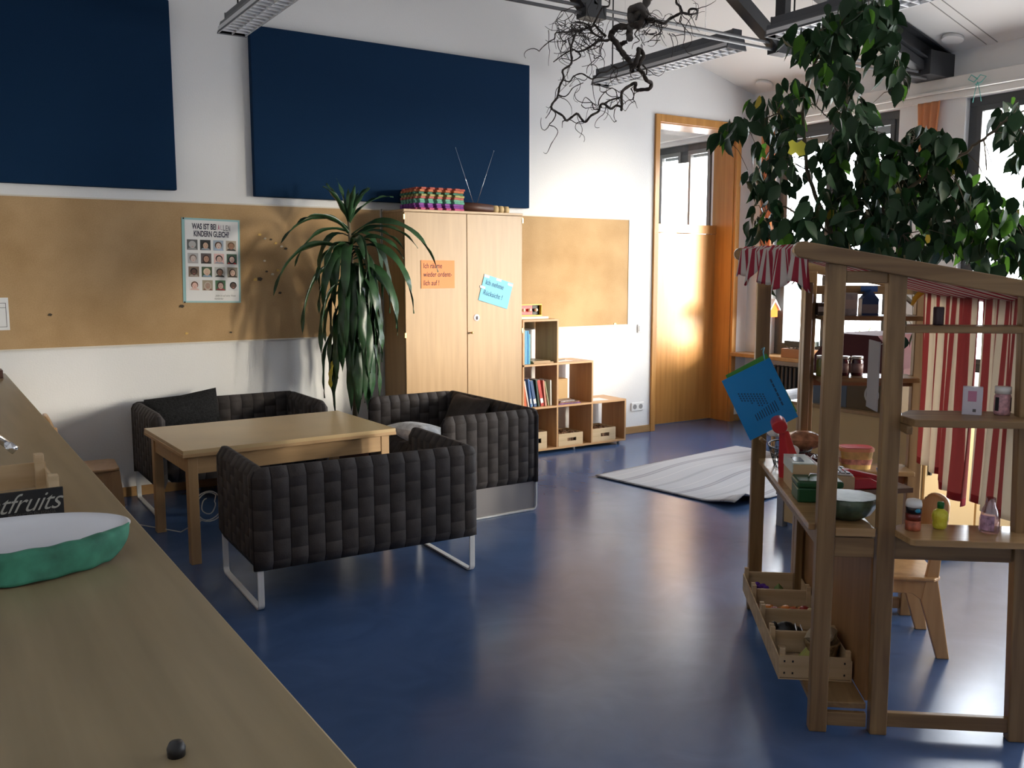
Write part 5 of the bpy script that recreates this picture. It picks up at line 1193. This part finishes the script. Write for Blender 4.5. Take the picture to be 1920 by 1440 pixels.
tag(hk.build('ribbon_loop', SKY, None, at(1434, 676, 4.05)), 'light blue ribbon loop holding the hanging sheets on the post', 'ribbon')

# ================================================================== behind the shop
CW = plain('pale_cabinet', (.66, .46, .22), .45); 
cbn = thing('low_cabinet', 'low light wood cabinet behind the play shop and its curtains', 'cabinet', (4.46, 2.87, 0))
MB().box(0, 1.15, 0, .88, .045, .79).build('carcass', CW, cbn, bevel=.003); MB().box(.04, 1.10, .04, .84, 0, .045).build('plinth', BLACK, cbn); MB().box(-.01, 1.16, -.01, .89, .79, .81).build('top_board', BEECHX, cbn, bevel=.003)
MB().box(.06, .56, -.016, -.001, .07, .77).build('door', CW, cbn, bevel=.002); MB().box(.58, 1.08, -.016, -.001, .07, .77).build('door', CW, cbn, bevel=.002)
MB().box(.085, .10, -.03, -.016, .50, .56).build('handle', BLACK, cbn)
wt = thing('grey_stand', 'low grey metal stand beside the low cabinet behind the shop', 'stand', (4.485, 3.78, 0))
GL = plain('light_grey_metal', (.33, .33, .35), .5)
for x in (0, .33): MB().box(x, x+.045, 0, .05, 0, .20).build('leg', GL, wt)
MB().box(-.005, .38, -.005, .055, .20, .23).build('top', GL, wt)
cn = thing('metal_can', 'white metal canister with black lid beside the low grey stand', 'canister', (4.70, 3.93, 0))
MB().lathe([(.06, 0), (.06, .20), (.056, .21)], 24).build('body', plain('white_tin', (.70, .70, .72), .25), cn); MB().lathe([(.063, .20), (.063, .225), (0, .225)], 24).build('lid', BLACK, cn)
th = thing('toy_house', 'toy house with maroon slanted roof on the low cabinet', 'toy house', (4.50, 3.02, .811), math.radians(0))
MB().box(0, .36, 0, .58, 0, .20).build('body', plain('house_brown', (.13, .09, .05), .8), th)
MB().box(-.004, 0, .34, .58, .0, .17).build('grey_wall', plain('slate_blue', (.12, .15, .19), .8), th)
q = MB().prism([(-.03, .20), (.61, .20), (.61, .24), (.44, .43), (.14, .43), (-.03, .26)], 'x', -.02, .38); q.build('roof', plain('maroon_board', (.085, .012, .014), .7), th)
q = MB()
for k in range(40):
    a = k*.5; rr_ = .03+.012*math.sin(k*.8); q.v if False else None
q.tube([(-.016+.004*math.sin(k), .16+.042*math.cos(k*.5), .10+.048*math.sin(k*.5)) for k in range(50)], .005, 6)
tag(q.build('coiled_cable', CORDM, None, (4.495, 3.02, .811)), 'coiled white cable hanging on the toy house side', 'cable')
rp = thing('paper_roll', 'roll of grey and white paper lying on the low cabinet', 'paper roll', (4.95, 2.93, .811))
for k, r_ in enumerate((.052, .038, .024)):
    q = MB(); q.lathe([(r_-.005, -.0), (r_, 0), (r_, .55), (r_-.005, .55), (r_-.005, 0)], 24); q.build('paper_layer', (PAPER, GL, PAPER)[k], rp, (0, 0, .053), rot=(0, math.radians(90), 0))
tag(MB().box(0, .55, 0, .35, 0, .16).build('white_box', plain('white_card', (.78, .78, .76), .7), None, (4.98, 3.15, .811), bevel=.004), 'white box on the low cabinet behind the curtains', 'box')
# armchair under window
ac = thing('fabric_armchair', 'pale grey fabric-covered armchair in front of the radiator', 'armchair', (6.22, 4.68, 0), math.radians(8))
GF = plain('pale_grey_fabric', (.52, .53, .55), .9, var=.25, vscale=8, bump=.5, bscale=25)
def rb_(name, x0, x1, y0, y1, z0, z1, bv=.06):
    return MB().box(x0, x1, y0, y1, z0, z1).build(name, GF, ac, bevel=bv, seg=4)
rb_('seat', .0, .62, .0, .62, .16, .40); rb_('backrest', .48, .66, .0, .62, .30, .76); rb_('armrest', .02, .60, -.12, .02, .16, .56); rb_('armrest', .02, .60, .60, .74, .16, .56)
for x in (.05, .58):
    for y in (-.06, .66): MB().cyl((x, y, 0), (x, y, .17), .018, n=10).build('leg', CHAIRW, ac)
# radiator
ra = thing('radiator', 'dark ribbed radiator under the window sill', 'radiator', (7.30, 3.2, .10)); RADM = plain('dark_radiator', (.055, .055, .055), .45)
n_ = 62
for k in range(n_): MB().box(0, .10, k*.052, k*.052+.030, 0, .54).build('rib', RADM, ra, bevel=.008)
MB().cyl((.05, -.02, .03), (.05, n_*.052, .03), .02, n=10).build('header_pipe', RADM, ra); MB().cyl((.05, -.02, .51), (.05, n_*.052, .51), .02, n=10).build('header_pipe', RADM, ra)
# sill objects
cbx2 = thing('sill_box', 'brown cardboard box with cables on the window sill', 'box', (7.24, 5.86, SILL+.0045))
MB().box(0, .17, 0, .34, 0, .085).build('body', plain('brown_card', (.35, .17, .08), .8), cbx2, bevel=.003)
q = MB(); 
for j in range(3): q.tube([(.05+.03*j+.02*math.sin(k), .03+k*.028, .10+.018*math.sin(k*1.3+j)) for k in range(11)], .005, 5)
q.build('cable_tangle', plain('grey_cable', (.25, .27, .26), .5), cbx2)
tag(MB().box(0, .16, 0, .30, 0, .05).build('dark_device', plain('dark_teal_device', (.03, .05, .05), .4), None, (7.26, 5.88, SILL+.12), bevel=.004), 'dark flat device on top of the brown cardboard box on the sill', 'device')
sp = thing('spider_plant', 'small spider plant with arching pale leaves on the window sill', 'plant', (7.31, 5.28, SILL+.0045))
MB().lathe([(0, 0), (.06, 0), (.075, .12), (.065, .12), (.06, .10), (0, .10)], 20).build('pot', WPLAS, sp)
q = MB()
for k in range(34): ribbon(q, (0, 0, .10), fx.uniform(0, 6.28), math.radians(fx.uniform(45, 85)), fx.uniform(.18, .30), .013, fx.uniform(6, 11), n=10)
q.build('leaves', translucent('spider_leaf', (.30, .42, .12), .5), sp)
bd = thing('bird_box', 'small orange and white paper house hanging in the corner window', 'paper house', at(1446, 585, 1)*1.0)
_p = at(1446, 585, 1)-Vector((0, 0, EYE)); bd.location = _p*(7.365/_p.x)+Vector((0, 0, EYE))
MB().prism([(-.05, -.05), (.05, -.05), (.05, .03), (0, .10), (-.05, .03)], 'y', -.04, .04).build('body', translucent('orange_paper_light', (.75, .22, .05), .5), bd)
MB().prism([(-.075, .015), (0, .115), (.075, .015), (.075, .03), (0, .135), (-.075, .03)], 'y', -.055, .055).build('roof', PAPER, bd)
MB().cyl((0, 0, .12), (0, 0, 3.085-bd.location.z), .0015, n=4).build('thread', WPLAS, bd)
# rug
RG = bpy.data.materials.new('grey_rug'); RG.use_nodes = True; t = RG.node_tree; b_ = t.nodes['Principled BSDF']
co = t.nodes.new('ShaderNodeTexCoord'); w_ = t.nodes.new('ShaderNodeTexWave'); w_.inputs['Scale'].default_value = .75; w_.inputs['Distortion'].default_value = 6.5; w_.inputs['Detail'].default_value = 1; w_.inputs['Detail Scale'].default_value = .5; w_.bands_direction = 'Y'
r_ = t.nodes.new('ShaderNodeValToRGB'); e = r_.color_ramp.elements
e[0].position = 0; e[0].color = (.36, .37, .40, 1); e[1].position = 1; e[1].color = (.40, .40, .43, 1)
for p_, c_ in ((.02, (.44, .45, .48, 1)), (.475, (.44, .45, .48, 1)), (.50, (.62, .61, .60, 1)), (.525, (.44, .45, .48, 1)), (.97, (.45, .46, .49, 1)), (.99, (.27, .27, .30, 1))):
    k = r_.color_ramp.elements.new(p_); k.color = c_
t.links.new(co.outputs['Object'], w_.inputs['Vector']); t.links.new(w_.outputs['Fac'], r_.inputs[0]); t.links.new(r_.outputs[0], b_.inputs['Base Color']); b_.inputs['Roughness'].default_value = .95; b_.inputs['Specular IOR Level'].default_value = .1
rg_ = MB(); RW, RH = 1.85, 1.30
def rugf(u, v):
    x, y = u*RW, -v*RH; d_ = math.hypot(max(0, x-.0)-.12, (y+RH)); c_ = max(0, 1-d_/.30)
    return (x, y, .010+.075*c_**1.5+.004*c_)
rg_.grid(rugf, 60, 40)
tag(rg_.build('rug', [RG], None, (4.37, 5.535, 0), math.radians(8), thick=.008), 'pale grey rug with thin wavy lines and a curled corner on the blue floor', 'rug')
tag(MB().box(-.012, .012, -.4, .4, 0, .09).build('rolled_papers', PAPER, None, (E_X-.2, 8.6, SILL+.005)), 'white papers on the sill of the room behind the door', 'paper')
